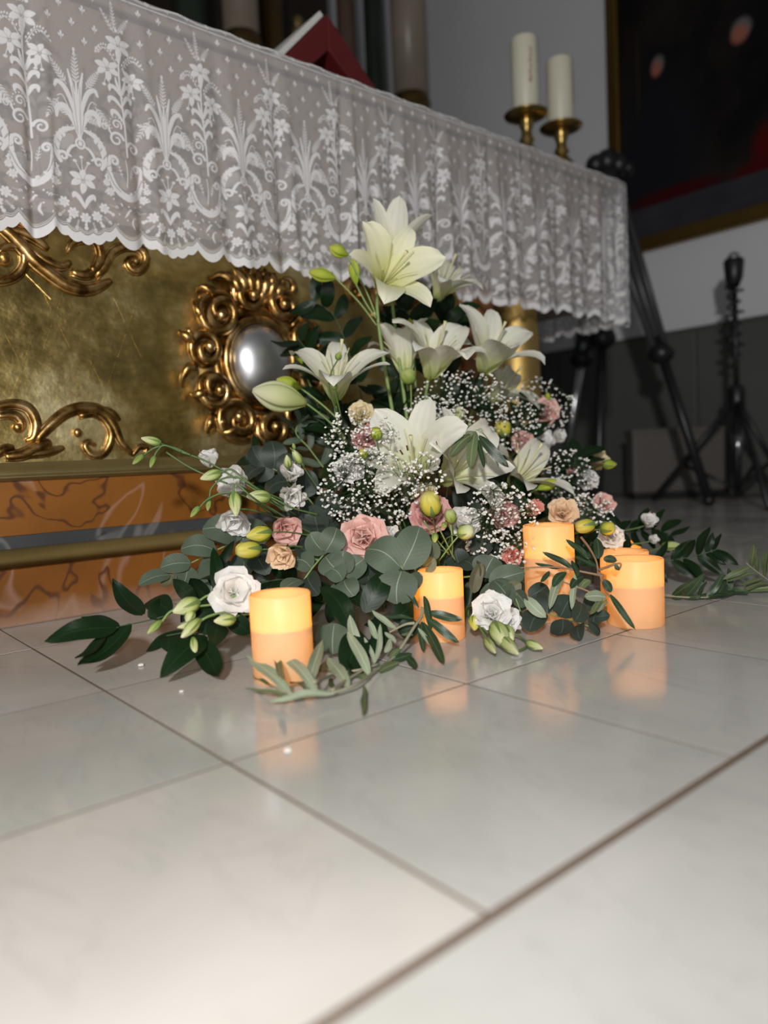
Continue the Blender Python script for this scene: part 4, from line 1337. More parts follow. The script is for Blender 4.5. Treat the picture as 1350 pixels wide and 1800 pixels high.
def D(px, py, a, b, c):
    v = rt * a + up * b - ray(px, py).normalized() * c
    return v.normalized()
def frame(loc, d, spin=0.0):
    q = d.to_track_quat('Z', 'Y')
    return Matrix.Translation(loc) @ q.to_matrix().to_4x4() @ Matrix.Rotation(spin, 4, 'Z')
BC = P(750, 985, 1.33)
def root_at(loc, k=0.35):
    r = Vector((BC.x, BC.y, 0)).lerp(Vector((loc.x, loc.y, 0)), k)
    return Vector((r.x + random.uniform(-0.012, 0.012), r.y + random.uniform(-0.012, 0.012), 0.002))
def stem_to(root, loc, d, rad, m, parent, lead=0.05, name='stem', n=14):
    h = (loc - root).length
    lead = min(lead, 0.45 * h)
    a = root + Vector((0, 0, h * 0.35))
    b = loc - d * lead
    pts = []
    for i in range(n + 1):
        t = i / n
        pts.append(root * (1 - t) ** 3 + a * 3 * t * (1 - t) ** 2 + b * 3 * t * t * (1 - t) + loc * t ** 3 - root)
    return MB().tube(pts, [rad * (1.15 - 0.3 * i / n) for i in range(n + 1)], 6).build(name, m, parent)

def lily(px, py, d, L, dr, label, spin=0.0, th0=14, th1=78, tip=25, mk='lily', skip=(), stamens=True, k=0.35, wide=0.40, seed=1, root=None, stemmat='stem_pale', buds=()):
    L = L * 1.22
    th0 += 6
    loc = P(px, py, d)
    dv = D(px, py, *dr)
    r = root if root is not None else root_at(loc, k)
    t = thing('lily', label, 'flower', r)
    F = frame(loc - dv * 0.010 - r, dv, spin)
    rr = random.Random(seed)
    for j in range(6):
        if j in skip:
            continue
        inner = j % 2 == 0
        var = rr.randrange(3)
        me = petal_mesh(('lily', round(L, 3), th0, th1, tip, inner, var, wide), M[mk], L * (1.0 if inner else 0.97), L * (wide if inner else wide * 0.72), 'lily',
                        th0 - (2 if inner else -4), th1 + (0, 9, -9)[var], pw=1.0, cup=0.26 if inner else 0.2, ruf=0.035 if inner else 0.015, nr=1.6, seed=var + 5 * inner, nu=13, nv=9, r0=0.004, tip=tip + (0, 30, -15)[var])
        put('petal', me, t, F @ Matrix.Rotation(j * PI / 3 + rr.uniform(-0.10, 0.10), 4, 'Z') @ Matrix.Scale(rr.uniform(0.94, 1.05), 4))
    MB().lathe([(0.003, -0.012), (0.0055, 0.0), (0.006, 0.006), (0.0, 0.008)], 10).build('receptacle', M['bud_green'], t).matrix_basis = F
    if stamens:
        for j in range(6):
            a = j * PI / 3 + 0.5
            sp = 0.26 + rr.uniform(-0.05, 0.05)
            p1 = Vector((math.cos(a) * sp * L * 0.5, math.sin(a) * sp * L * 0.5, L * 0.38))
            p2 = Vector((math.cos(a) * sp * L * 1.1, math.sin(a) * sp * L * 1.1, L * 0.62))
            MB().tube(curve_pts([(0, 0, 0), p1, p2], 8), 0.0009, 5).build('filament', M['pistil'], t).matrix_basis = F
        MB().tube(curve_pts([(0, 0, 0), (0.004, 0, L * 0.4), (0.012, 0.004, L * 0.78)], 8), [0.0016] * 8 + [0.0035], 6).build('pistil', M['pistil'], t).matrix_basis = F
    stem_to(r, loc - dv * 0.018, dv, 0.0036, M[stemmat], t, 0.07)
    for (joint, b, tp, wpx, mk_, kd) in buds:
        J, B_, T_ = P(*joint), P(*b), P(*tp)
        o = place_bud(t, r, B_, T_, wpx / FPX * b[2], kd, mk_, sepals=False)
        mid = J.lerp(B_, 0.5) - (T_ - B_) * 0.12
        MB().tube(curve_pts([J - r, mid - r, B_ - r, B_.lerp(T_, 0.08) - r], 12), 0.0017, 6).build('bud_stalk', M['stem_pale'], t)
    return t, F

ROSE = [(3, 0.03, 0.62, 0.75, -12, -6, 0), (4, 0.07, 0.78, 0.95, -6, 8, 10), (5, 0.11, 0.92, 1.10, 4, 30, 18), (5, 0.13, 1.02, 1.20, 14, 58, 25), (6, 0.14, 1.08, 1.22, 24, 86, 25)]
HALF = [(3, 0.02, 0.80, 0.9, -8, 0, 10), (3, 0.06, 1.0, 1.25, 0, 14, 30), (4, 0.09, 1.10, 1.35, 6, 30, 38)]
LISI = [(3, 0.03, 0.80, 1.0, -6, 4, 10), (4, 0.07, 0.98, 1.3, 2, 26, 24), (5, 0.10, 1.12, 1.4, 14, 58, 26)]
OPEN = [(4, 0.03, 0.50, 0.90, -14, -2, 0), (4, 0.08, 0.95, 1.20, 10, 52, 14), (5, 0.10, 1.12, 1.35, 22, 74, 12), (3, 0.10, 1.18, 1.30, 30, 90, 5)]
def rosette(px, py, d, Rpx, dr, label, mk, kind='LISI', cat='flower', name='lisianthus', spin=0.0, seed=1, ruf=0.025, k=0.35, notch=0.03, stemmat='stem'):
    R = Rpx / FPX * d * (1.42 if kind == 'HALF' else 1.2)
    dv = D(px, py, *dr)
    ctr = P(px, py, d)
    loc = ctr - dv * R * 0.55
    if loc.z < 0.008:
        loc.z = 0.008
    r = root_at(loc, k)
    t = thing(name, label, cat, r)
    F = frame(loc - r, dv, spin)
    rr = random.Random(seed)
    for li, (n, r0, L, W, th0, th1, tip) in enumerate({'ROSE': ROSE, 'HALF': HALF, 'LISI': LISI, 'OPEN': OPEN}[kind]):
        for j in range(n):
            var = rr.randrange(3)
            me = petal_mesh((kind, li, var, ruf), M[mk], L, W, 'rose', th0 + (0, 3, -3)[var], th1 + (0, 7, -6)[var], pw=1.3, cup=0.42 if li < 2 else 0.28, ruf=ruf * (0.6 + 0.3 * li), nr=1.3, seed=var * 7 + li, nu=9, nv=9, r0=r0, tip=tip, notch=notch)
            put('petal', me, t, F @ Matrix.Rotation(2 * PI * j / n + li * 0.55 + rr.uniform(-0.12, 0.12), 4, 'Z') @ Matrix.Scale(R * rr.uniform(0.90, 1.05), 4))
    MB().lathe([(0.0015, -0.10 * R), (0.10 * R, -0.02 * R), (0.14 * R, 0.03 * R)], 10, caps=False).build('calyx', M['sepal'], t).matrix_basis = F
    for j in range(5):
        me = petal_mesh(('sepal',), M['sepal'], 0.55, 0.14, 'lily', 30, 50, nu=6, nv=3, r0=0.1)
        put('sepal', me, t, F @ Matrix.Rotation(2 * PI * j / 5, 4, 'Z') @ Matrix.Scale(R, 4))
    stem_to(r, loc - dv * 0.08 * R, dv, 0.0018, M[stemmat], t, 0.04)
    return t
def carnation(px, py, d, Rpx, dr, label, mk, seed=1, k=0.35):
    R = Rpx / FPX * d * 1.15
    dv = D(px, py, *dr)
    loc = P(px, py, d) - dv * R * 0.5
    if loc.z < 0.006:
        loc.z = 0.006
    r = root_at(loc, k)
    t = thing('carnation', label, 'flower', r)
    F = frame(loc - r, dv)
    rr = random.Random(seed)
    mb = MB()
    for li, (n, L, th0, th1) in enumerate(((5, 0.75, -4, 12), (8, 0.88, 4, 32), (10, 0.98, 14, 60), (10, 1.02, 26, 92))):
        for j in range(n):
            A = petal_grid(L * R * rr.uniform(0.88, 1.05), R * 0.62, 'rose', th0 + rr.uniform(-6, 6), th1 + rr.uniform(-12, 12), 1.2, 0.2, 0.085, 1.8, rr.randrange(1000), 7, 7, 0.05 * R, 20, 0.22)
            a = 2 * PI * j / n + rr.uniform(-0.2, 0.2) + li
            ca, sa = math.cos(a), math.sin(a)
            Bx = np.stack([A[..., 0] * ca - A[..., 1] * sa, A[..., 0] * sa + A[..., 1] * ca, A[..., 2]], -1)
            mb.grid(Bx)
    o = mb.build('ruffled_petals', M[mk], t)
    o.matrix_basis = F
    o['kind'] = 'stuff'
    MB().lathe([(0.0015, -0.5 * R), (0.13 * R, -0.35 * R), (0.17 * R, 0.0), (0.2 * R, 0.15 * R)], 10, caps=False).build('calyx', M['sepal'], t).matrix_basis = F
    stem_to(r, loc - dv * 0.45 * R, dv, 0.0018, M['stem'], t, 0.04)
    return t

_bm = {}
def bud_mesh(kind, m):
    kk = (kind, m.name)
    if kk in _bm:
        return _bm[kk]
    nu, nv = 14, 30
    A = np.zeros((nu, nv, 3))
    for i in range(nu):
        t = i / (nu - 1)
        if kind == 'lily':
            r = 0.5 * math.sin(PI * (0.05 + 0.92 * t ** 1.12)) ** 0.85
            n, tw, am = 3, 0.0, 0.16
        elif kind == 'round':
            r = 0.5 * math.sqrt(max(0, 1 - (2 * (0.04 + 0.92 * t) - 1) ** 2)) ** 0.8
            n, tw, am = 4, 2.2, 0.10
        else:
            r = 0.5 * math.sin(PI * (0.10 + 0.86 * t) ** 0.80) ** 0.85
            n, tw, am = 5, 3.2, 0.10
        for k in range(nv):
            a = 2 * PI * k / nv
            cr = abs(((n * a / (2 * PI)) + tw * t / PI) % 1.0 - 0.5)
            f = 1.06 - am * 2.0 * math.exp(-(cr / 0.09) ** 2) if kind != 'round' else 1.04 - am * math.exp(-(cr / 0.12) ** 2) * (0.4 + 1.6 * t)
            A[i, k] = (r * f * math.cos(a), r * f * math.sin(a), t)
    mb = MB()
    UV = [(i / (nu - 1), k / nv) for i in range(nu) for k in range(nv)]
    mb.grid(A, UV, close=True)
    mb.f.append(tuple(range(nv - 1, -1, -1)))
    mb.f.append(tuple((nu - 1) * nv + k for k in range(nv)))
    me = mb.mesh('bud')
    me.materials.append(m)
    _bm[kk] = me
    return me
def sepal_mesh():
    if 'sep' not in _bm:
        A = np.zeros((7, 3, 3))
        for i in range(7):
            t = i / 6
            r = 0.5 * math.sin(PI * (0.10 + 0.86 * t * 0.7) ** 0.80) ** 0.85 * 1.06 + 0.02 + 0.05 * t * t
            w_ = 0.16 * (1 - t) ** 0.7 + 0.004
            for j, s in enumerate((-1, 0, 1)):
                a = s * w_ / max(r, 0.1)
                A[i, j] = (r * math.cos(a), r * math.sin(a), -0.02 + t * 0.72)
        me = MB().grid(A).mesh('sepal')
        me.materials.append(M['sepal'])
        _bm['sep'] = me
    return _bm['sep']
def place_bud(parent, root, b, t, w, kind, mk, sepals=True, label=None):
    d = t - b
    L = d.length
    F = frame(b - root, d.normalized()) @ Matrix.Diagonal((w, w, L, 1))
    o = put('bud', bud_mesh(kind, M[mk]), parent, F)
    if label:
        o['label'] = label
    if sepals:
        for j in range(4):
            put('sepal', sepal_mesh(), o, Matrix.Rotation(j * PI / 2 + 0.3, 4, 'Z'))
    return o
def sprig(name, label, cat, stems, buds, mk_stem='stem', rad=0.0013, root=None):
    """stems: lists of (px,py,d); buds: (base, tip, width_px, kind, material)"""
    p0 = PZ(*stems[0][0])
    t = thing(name, label, cat, p0)
    for st in stems:
        pts = [PZ(*q) - p0 for q in st]
        MB().tube(curve_pts(pts, 6 * len(pts)), rad, 6).build('stem', M[mk_stem], t)
    for b, tp, wpx, kind, mk in buds:
        B_, T_ = PZ(*b, z=0.010), PZ(*tp, z=0.010)
        place_bud(t, p0, B_, T_, wpx / FPX * b[2], kind, mk, sepals=(kind != 'lily'))
    return t

_lm = {}
def leaf_mesh(kind, var, m):
    kk = (kind, var, m.name)
    if kk in _lm:
        return _lm[kk]
    g = np.random.default_rng(var * 11 + len(kind))
    nu, nv = (12, 7) if kind != 'olive' else (11, 5)
    t = np.linspace(0, 1, nu)
    if kind == 'euc':
        w_ = np.sqrt(np.clip(1 - (2 * (0.005 + 0.99 * t) - 1) ** 2, 0, 1)) ** 0.9 * (1 + 0.15 * (0.5 - t))
    elif kind == 'ruscus':
        w_ = (t + 0.01) ** 0.62 * (1.0 - t) ** 0.85
    else:
        w_ = (t + 0.015) ** 0.55 * (1.0 - t) ** 0.62
    w_ = w_ / w_.max() * 0.5
    s = np.linspace(-1, 1, nv)
    T, S = np.meshgrid(t, s, indexing='ij')
    bend = (0.10, -0.12, 0.2, -0.03)[var]
    fold = (0.10, 0.22, 0.05, 0.30)[var]
    side = (0.05, -0.06, 0.09, -0.03)[var]
    ph = g.uniform(0, 6)
    Wf = 0.5 if kind == 'euc' else (0.2 if kind == 'ruscus' else 0.1)
    X = w_[:, None] * S + side * np.sin(PI * T) * (1 if kind != 'olive' else 1.6)
    Yc = T
    Zc = bend * (1 if kind != 'olive' else 0.35) * np.sin(PI * T) + fold * Wf * np.abs(S) * np.sin(PI * np.clip(T, 0.05, 0.95)) + 0.02 * np.sin(9 * T + ph) * np.abs(S)
    me = MB().grid(np.stack([X, Yc, Zc], -1)).mesh('leaf')
    me.materials.append(m)
    _lm[kk] = me
    return me
def leaf(parent, root, b, t, w, kind, mk, roll=0.0, var=None, name='leaf', nrm=None):
    y = t - b
    L = y.length
    if L < 1e-4:
        return
    yh = y / L
    n = nrm if nrm is not None else ((CAM - b).normalized() * 0.8 + Vector((0, 0, 0.35)))
    n = n - yh * n.dot(yh)
    if n.length < 1e-4:
        n = yh.orthogonal()
    n.normalize()
    n = Quaternion(yh, roll) @ n
    x = yh.cross(n)
    b = b - root
    Mx = Matrix(((x.x * w, y.x, n.x * L, b.x), (x.y * w, y.y, n.y * L, b.y), (x.z * w, y.z, n.z * L, b.z), (0, 0, 0, 1)))
    v = random.randrange(4) if var is None else var
    return put(name, leaf_mesh(kind, v, M[mk]), parent, Mx)
def branch(name, label, cat, stems, leaves, kind, mk, mk_stem, rad=0.0016, z=0.006):
    """leaves: (base, tip, width_px[, roll[, material[, var]]])"""
    p0 = PZ(*stems[0][0], z=z)
    t = thing(name, label, cat, p0)
    for st in stems:
        pts = [PZ(*q, z=z) - p0 for q in st]
        cp = curve_pts(pts, 6 * len(pts))
        MB().tube(cp, [rad * (1.1 - 0.55 * i / (len(cp) - 1)) for i in range(len(cp))], 6).build('twig', M[mk_stem], t)
    for lf in leaves:
        b, tp, wpx = lf[:3]
        roll = lf[3] if len(lf) > 3 else 0.0
        lm = lf[4] if len(lf) > 4 else mk
        vr = lf[5] if len(lf) > 5 else None
        B_, T_ = PZ(*b, z=0.004), PZ(*tp, z=0.004)
        leaf(t, p0, B_, T_, wpx / FPX * b[2], kind, lm, roll, vr)
    return t
def auto_branch(name, label, cat, pts, n, Lpx, Wpx, kind, mk, mk_stem, seed=0, rad=0.0016, spread=0.9, z=0.006, pair=True):
    """a branch whose leaves follow the twig on both sides"""
    rr = random.Random(seed)
    P_ = [PZ(*q, z=z) for q in pts]
    p0 = P_[0]
    t = thing(name, label, cat, p0)
    cp = curve_pts([q - p0 for q in P_], 8 * len(P_))
    N = len(cp) - 1
    MB().tube(cp, [rad * (1.1 - 0.6 * i / N) for i in range(N + 1)], 6).build('twig', M[mk_stem], t)
    dep = sum(q[2] for q in pts) / len(pts)
    L0, W0 = Lpx / FPX * dep, Wpx / FPX * dep
    for i in range(n):
        f = 0.12 + 0.88 * (i + 0.5) / n
        q = cp[min(N, int(f * N))]
        tg = (cp[min(N, int(f * N) + 1)] - cp[max(0, int(f * N) - 1)]).normalized()
        view = ray(pts[0][0], pts[0][1]).normalized()
        sd = tg.cross(view).normalized()
        for s in ((-1, 1) if pair else ((-1,) if i % 2 else (1,))):
            dirn = (tg * rr.uniform(0.3, 0.9) + sd * s * spread * rr.uniform(0.6, 1.2) - view * rr.uniform(-0.5, 0.5)).normalized()
            sc = rr.uniform(0.75, 1.12) * (1.0 - 0.35 * max(0, f - 0.6))
            tip = q + dirn * L0 * sc
            wz = tip + p0
            if wz.z < z:
                tip.z = z - p0.z + 0.002
            leaf(t, p0, q + p0, tip + p0, W0 * sc, kind, mk, rr.uniform(-0.7, 0.7))
    return t
def gyp(label, cx, cy, rx, ry, d, n, seed, root=None, dz=0.05, size=0.0023, hubs=20):
    rr = random.Random(seed)
    c = P(cx, cy + ry * 0.9, d + 0.05)
    r = Vector((c.x, c.y, 0.004)) if root is None else root
    t = thing('gypsophila_spray', label, 'flower', r)
    st, bl = MB(), MB()
    base = P(cx, cy + ry * 0.35, d + 0.06)
    st.tube(curve_pts([(0, 0, 0), (base - r) * 0.55 + Vector((0, 0, 0.01)), base - r], 10), 0.0011, 5)
    H_ = []
    n = int(n * 1.6)
    for i in range(hubs):
        a = rr.uniform(0, 2 * PI)
        q = math.sqrt(rr.uniform(0.02, 0.75))
        hb = P(cx + rx * q * math.cos(a), cy + ry * q * math.sin(a), d + rr.uniform(-dz, dz) + 0.015) - r
        H_.append(hb)
        st.tube([base - r, (base - r).lerp(hb, 0.5) + Vector((rr.uniform(-.006, .006), rr.uniform(-.006, .006), 0.004)), hb], 0.0005, 4)
    for i in range(n):
        a = rr.uniform(0, 2 * PI)
        q = math.sqrt(rr.uniform(0, 1))
        p = P(cx + rx * q * math.cos(a), cy + ry * q * math.sin(a), d + rr.uniform(-dz, dz) - 0.02) - r
        hb = min(H_, key=lambda x: (x - p).length_squared)
        st.tube([hb, hb.lerp(p, 0.6) + Vector((0, 0, 0.002)), p], 0.00028, 3, cap=False)
        s = size * rr.uniform(0.7, 1.25)
        bl.ball(p, s, 7, 1, 1, 0.8)
        for k in range(3):
            b = rr.uniform(0, 6.28)
            bl.ball((p.x + s * 0.7 * math.cos(b), p.y + s * 0.7 * math.sin(b), p.z + s * rr.uniform(-0.5, 0.7)), s * 0.55, 5)
    st.build('branching_stems', M['stem_dark'], t)
    o = bl.build('tiny_blossoms', M['gyp'], t)
    o['kind'] = 'stuff'
    return t
# ------------------------------------------------------------------ the arrangement
# lilies
lily(672, 500, 1.36, 0.112, (0.30, 0.50, 0.85), 'big lemon white lily with lime buds highest in the arrangement, before the lace', spin=0.05, th0=10, th1=62, tip=18, mk='lily_yellow', seed=4, wide=0.46, buds=[((662, 556, 1.385), (611, 449, 1.37), (579, 434, 1.36), 22, 'bud_lime', 'lily'), ((662, 572, 1.39), (590, 489, 1.40), (543, 478, 1.40), 23, 'bud_lime', 'lily'), ((662, 560, 1.39), (626, 500, 1.39), (620, 455, 1.39), 20, 'bud_lime', 'lily')])
lily(688, 452, 1.44, 0.10, (0.1, 0.85, -0.25), 'lily turned away just behind the highest lily, against the lace', spin=0.1, th0=10, th1=48, seed=5, stamens=False)
lily(770, 520, 1.56, 0.105, (0.35, 0.75, 0.4), 'blurred lily under the lace hem right of the highest lily', spin=0.6, th0=12, th1=80, tip=40, seed=9)
lily(590, 693, 1.30, 0.112, (0.02, 0.86, 0.45), 'open lily in front of the silver medallion, with a large pale bud at its left', spin=0.30, th0=14, th1=82, tip=25, seed=2, wide=0.40, buds=[((600, 770, 1.33), (538, 709, 1.30), (444, 686, 1.27), 50, 'bud_lily', 'lily'), ((592, 735, 1.32), (528, 682, 1.33), (486, 667, 1.32), 23, 'bud_lime', 'lily')])
lily(713, 652, 1.42, 0.095, (-0.12, 0.95, -0.1), 'trumpet lily seen from its side, left of the twin lilies', spin=0.2, th0=6, th1=48, tip=55, seed=6, buds=[((722, 740, 1.38), (722, 674, 1.36), (714, 649, 1.35), 26, 'bud_green', 'round')])
lily(757, 655, 1.38, 0.112, (0.22, 0.80, 0.42), 'open white lily at the centre above the upper baby\'s breath', spin=0.5, th0=12, th1=66, tip=45, seed=8, wide=0.48)
lily(852, 648, 1.50, 0.118, (0.28, 0.72, 0.5), 'open lily farthest up on the right, beside the gilded column', spin=0.15, th0=12, th1=70, tip=40, seed=3, wide=0.46)
lily(868, 702, 1.62, 0.105, (0.55, 0.6, 0.4), 'out of focus lily below the lily beside the gilded column', spin=0.4, th0=16, th1=80, tip=20, seed=7)
_, F9 = lily(735, 838, 1.23, 0.118, (-0.22, 0.55, 0.80), 'large lily in the heart of the flowers, facing left over the baby\'s breath', spin=0.25, th0=10, th1=60, tip=15, seed=11, wide=0.50)
lily(785, 842, 1.25, 0.112, (0.55, 0.45, 0.62), 'large lily in the heart of the flowers under the drooping olive leaves', spin=0.7, th0=12, th1=70, tip=35, seed=13, wide=0.46)
lily(902, 852, 1.36, 0.108, (0.5, 0.62, 0.45), 'lily above the tallest candle with a long yellow pistil', spin=0.55, th0=16, th1=86, tip=30, seed=15, skip=(1, 5))
# dark pollen anthers that show on the central lily
t9 = [o for o in COL.objects if o.get('label', '').startswith('large lily in the heart of the flowers, facing left')][0]
for (a, b) in (((715, 783), (717, 792)), ((703, 791), (708, 799)), ((766, 776), (768, 782))):
    p, q = P(*a, 1.16), P(*b, 1.16)
    MB().tube([p - t9.location, q - t9.location], 0.0016, 6).build('anther', M['anther'], t9)

# lily buds, each on its own stalk
def lily_bud(label, b, t, wpx, mk='bud_lily', kind='lily', root=None):
    B_, T_ = P(*b), P(*t)
    r = root_at(B_)
    o = thing('lily_bud', label, 'flower bud', r)
    place_bud(o, r, B_, T_, wpx / FPX * b[2], kind, mk, sepals=False)
    stem_to(r, B_, (T_ - B_).normalized(), 0.0022, M['stem_pale'], o, 0.06)
    return o
lily_bud('blurred lime bud above the lily by the medallion', (532, 640, 1.46), (526, 606, 1.46), 22, 'bud_lime')
lily_bud('lime lily bud behind the petals of the twin lilies', (726, 608, 1.47), (720, 560, 1.47), 17, 'bud_lime')
lily_bud('small lime bud peeping over the lily beside the column', (866, 590, 1.60), (862, 568, 1.60), 16, 'bud_lime')
lily_bud('lime bud tip behind the lily at the centre', (758, 590, 1.52), (752, 566, 1.52), 20, 'bud_lime')
lily_bud('green lily bud on the right petal of the lily above the tallest candle', (945, 860, 1.33), (980, 845, 1.33), 19, 'bud_lime')

# white lisianthus and roses
rosette(367, 806, 1.22, 21, (-0.15, 0.75, 0.45), 'small white bloom highest on the far left, against the gilded ledge', 'white', 'HALF', seed=1)
rosette(414, 850, 1.20, 30, (-0.45, 0.25, 0.75), 'white bloom crossed by arching green stems on the left', 'white', 'HALF', seed=2)
rosette(412, 914, 1.12, 31, (-0.1, -0.55, 0.72), 'white bloom hanging below the capped green bud on the left', 'white', 'LISI', seed=3, ruf=0.04)
rosette(511, 832, 1.20, 22, (0.25, 0.5, 0.75), 'upper of two stacked white blooms beside the left baby\'s breath', 'white', 'HALF', seed=4)
rosette(514, 873, 1.17, 28, (0.2, -0.1, 0.95), 'lower of two stacked white blooms beside the left baby\'s breath', 'white', 'HALF', seed=5, ruf=0.04)
rosette(413, 1041, 0.95, 37, (0.12, 0.15, 0.96), 'wide open white lisianthus left of the nearest candle', 'white', 'OPEN', seed=6, k=0.5)
carnation(614, 824, 1.17, 33, (-0.05, 0.4, 0.9), 'white carnation half hidden among the left baby\'s breath', 'white', 3)
rosette(686, 938, 1.13, 17, (0.5, 0.3, 0.75), 'tiny white bloom tucked beside the large pink rose', 'white', 'HALF', seed=7)
rosette(812, 922, 1.13, 34, (0.3, 0.25, 0.9), 'white bloom behind two green buds right of the dusky pink rose', 'white', 'LISI', seed=8)
rosette(864, 1076, 0.99, 34, (-0.02, 0.35, 0.92), 'full white rose lying at the front between middle and tallest candles', 'white', 'ROSE', name='rose', seed=9, k=0.6)
rosette(893, 1090, 1.01, 24, (0.55, -0.05, 0.8), 'white bloom tucked under the right side of the full white rose', 'white', 'HALF', seed=10, k=0.6)
carnation(1033, 842, 1.46, 25, (0.2, 0.4, 0.85), 'white carnation beside the cream bloom at the right edge of the flowers', 'white', 11)
rosette(954, 776, 1.55, 21, (0.25, 0.35, 0.85), 'blurred white bloom right of the small pink rose', 'white', 'HALF', seed=12)
rosette(982, 768, 1.60, 15, (0.5, 0.45, 0.7), 'smallest blurred white bloom at the upper right edge', 'white', 'HALF', seed=13)
carnation(1076, 944, 1.24, 27, (0.1, 0.35, 0.9), 'white carnation over the hidden candles on the right', 'white', 14)
rosette(1140, 916, 1.38, 16, (0.3, 0.4, 0.85), 'white bloom farthest right, above the trailing branch', 'white', 'HALF', seed=15)
rosette(1148, 948, 1.36, 0.1 + 10, (0.5, 0.3, 0.8), 'very small pale bloom under the farthest right white bloom', 'white', 'HALF', seed=16)
# pink
rosette(640, 945, 1.08, 41, (-0.02, 0.22, 0.95), 'large pink rose at the front centre above the grey eucalyptus', 'pink', 'ROSE', name='rose', seed=21, ruf=0.045)
rosette(757, 905, 1.14, 37, (-0.05, 0.3, 0.92), 'dusky pink rose behind the yellow ball bud', 'dusty', 'ROSE', name='rose', seed=22)
rosette(955, 726, 1.58, 26, (-0.05, 0.45, 0.88), 'pink rose highest on the right, near the gilded column', 'pink', 'ROSE', name='rose', seed=23)
rosette(919, 778, 1.46, 21, (0.0, 0.25, 0.95), 'small pink rose below the highest right pink rose', 'pink', 'ROSE', name='rose', seed=24)
carnation(941, 892, 1.27, 19, (-0.2, 0.45, 0.85), 'coral carnation behind the left rim of the tallest candle', 'coral', 25)
rosette(988, 900, 1.25, 25, (0.1, 0.4, 0.9), 'peach pink rose glowing behind the tallest candle', 'peach', 'ROSE', name='rose', seed=26)
carnation(645, 768, 1.22, 33, (-0.1, 0.4, 0.9), 'dusty pink carnation veiled by baby\'s breath at upper left', 'dusty', 27)
carnation(683, 757, 1.25, 25, (0.15, 0.45, 0.85), 'second dusty pink carnation, right beside the left petal of the large central lily', 'dusty', 28)
carnation(886, 905, 1.20, 33, (0.0, 0.35, 0.93), 'dusty pink carnation veiled by baby\'s breath left of the tallest candle', 'dusty', 29)
carnation(900, 978, 1.14, 22, (0.1, 0.2, 0.95), 'low pink carnation by the left foot of the tallest candle', 'coral', 30)
rosette(1062, 884, 1.42, 18, (0.3, 0.4, 0.8), 'pale pink rose at the right edge over the yellow buds', 'pink', 'ROSE', name='rose', seed=31)
rosette(501, 930, 1.14, 30, (0.2, -0.25, 0.8), 'pale pink bloom seen from behind, above the glowing peach bloom', 'pink', 'LISI', seed=32)
rosette(1005, 838, 1.46, 15, (0.2, 0.5, 0.8), 'small mauve pink bloom in the right baby\'s breath', 'dusty', 'HALF', seed=33)
# peach and cream
rosette(497, 975, 1.02, 28, (-0.25, -0.45, 0.82), 'peach bloom glowing over the nearest candle', 'peach', 'LISI', seed=41, k=0.5, ruf=0.04)
rosette(636, 726, 1.29, 21, (-0.1, 0.4, 0.9), 'cream rose standing alone under the lily by the medallion', 'cream', 'ROSE', name='rose', seed=42)
rosette(746, 868, 1.18, 22, (-0.1, 0.6, 0.75), 'cream yellow rose peeping over the yellow ball bud', 'cream', 'ROSE', name='rose', seed=43)
rosette(1050, 812, 1.52, 20, (0.2, 0.45, 0.85), 'cream bloom at the right edge with a green bud beside it', 'cream', 'HALF', seed=44)

# ball buds and single buds
def ball_bud(label, b, t, wpx, mk, kind='round', k=0.35, sep=True):
    B_, T_ = PZ(*b, z=0.01), PZ(*t, z=0.012)
    r = root_at(B_, k)
    o = thing('lisianthus_bud', label, 'flower bud', r)
    place_bud(o, r, B_, T_, wpx / FPX * b[2], kind, mk, sepals=sep)
    stem_to(r, B_, (T_ - B_).normalized(), 0.0013, M['stem'], o, 0.05)
    return o
ball_bud('yellow ball bud in front of the dusky pink rose', (760, 903, 1.09), (753, 868, 1.07), 36, 'yellow_petal')
ball_bud('small green ball bud between dusky pink rose and white bloom', (794, 918, 1.08), (790, 897, 1.07), 20, 'bud_green')
ball_bud('pale green ball bud over the white bloom', (806, 938, 1.07), (832, 932, 1.06), 26, 'bud_pale')
ball_bud('pale bud half open on a tall stem above the large central lily', (806, 742, 1.36), (809, 715, 1.35), 19, 'bud_pale')
ball_bud('lime ball bud beside the small pink rose, upper right', (887, 766, 1.42), (881, 740, 1.41), 28, 'yellow_petal')
ball_bud('bright yellow bud just right of the tallest candle rim', (1044, 922, 1.18), (1012, 928, 1.18), 25, 'yellow_petal')
ball_bud('yellow bud above the pair of candles on the right', (1056, 930, 1.20), (1080, 927, 1.20), 24, 'yellow_petal')
ball_bud('lime bud tip pointing right next to the cream bloom at the edge', (1060, 817, 1.50), (1084, 816, 1.50), 16, 'bud_lime', 'lisi')
ball_bud('lime bud upright above the highest right pink rose', (962, 706, 1.60), (963, 690, 1.60), 12, 'bud_lime', 'lisi')
ball_bud('yellow green bud with a ragged tip, lower of two beside the peach bloom', (456, 966, 1.02), (416, 968, 1.00), 30, 'yellow_petal')
ball_bud('green and yellow bud, upper of two beside the peach bloom', (474, 936, 1.05), (433, 943, 1.03), 28, 'yellow_petal', 'lisi')
ball_bud('lime green bud on the central lily\'s far petal', (735, 770, 1.30), (737, 747, 1.30), 16, 'bud_lime', 'lisi')
ball_bud('small lime ball bud on the upper dusty carnations', (662, 772, 1.16), (661, 752, 1.15), 19, 'bud_lime')
ball_bud('small lime bud below the upper dusty carnations', (640, 805, 1.15), (637, 790, 1.14), 15, 'bud_lime')

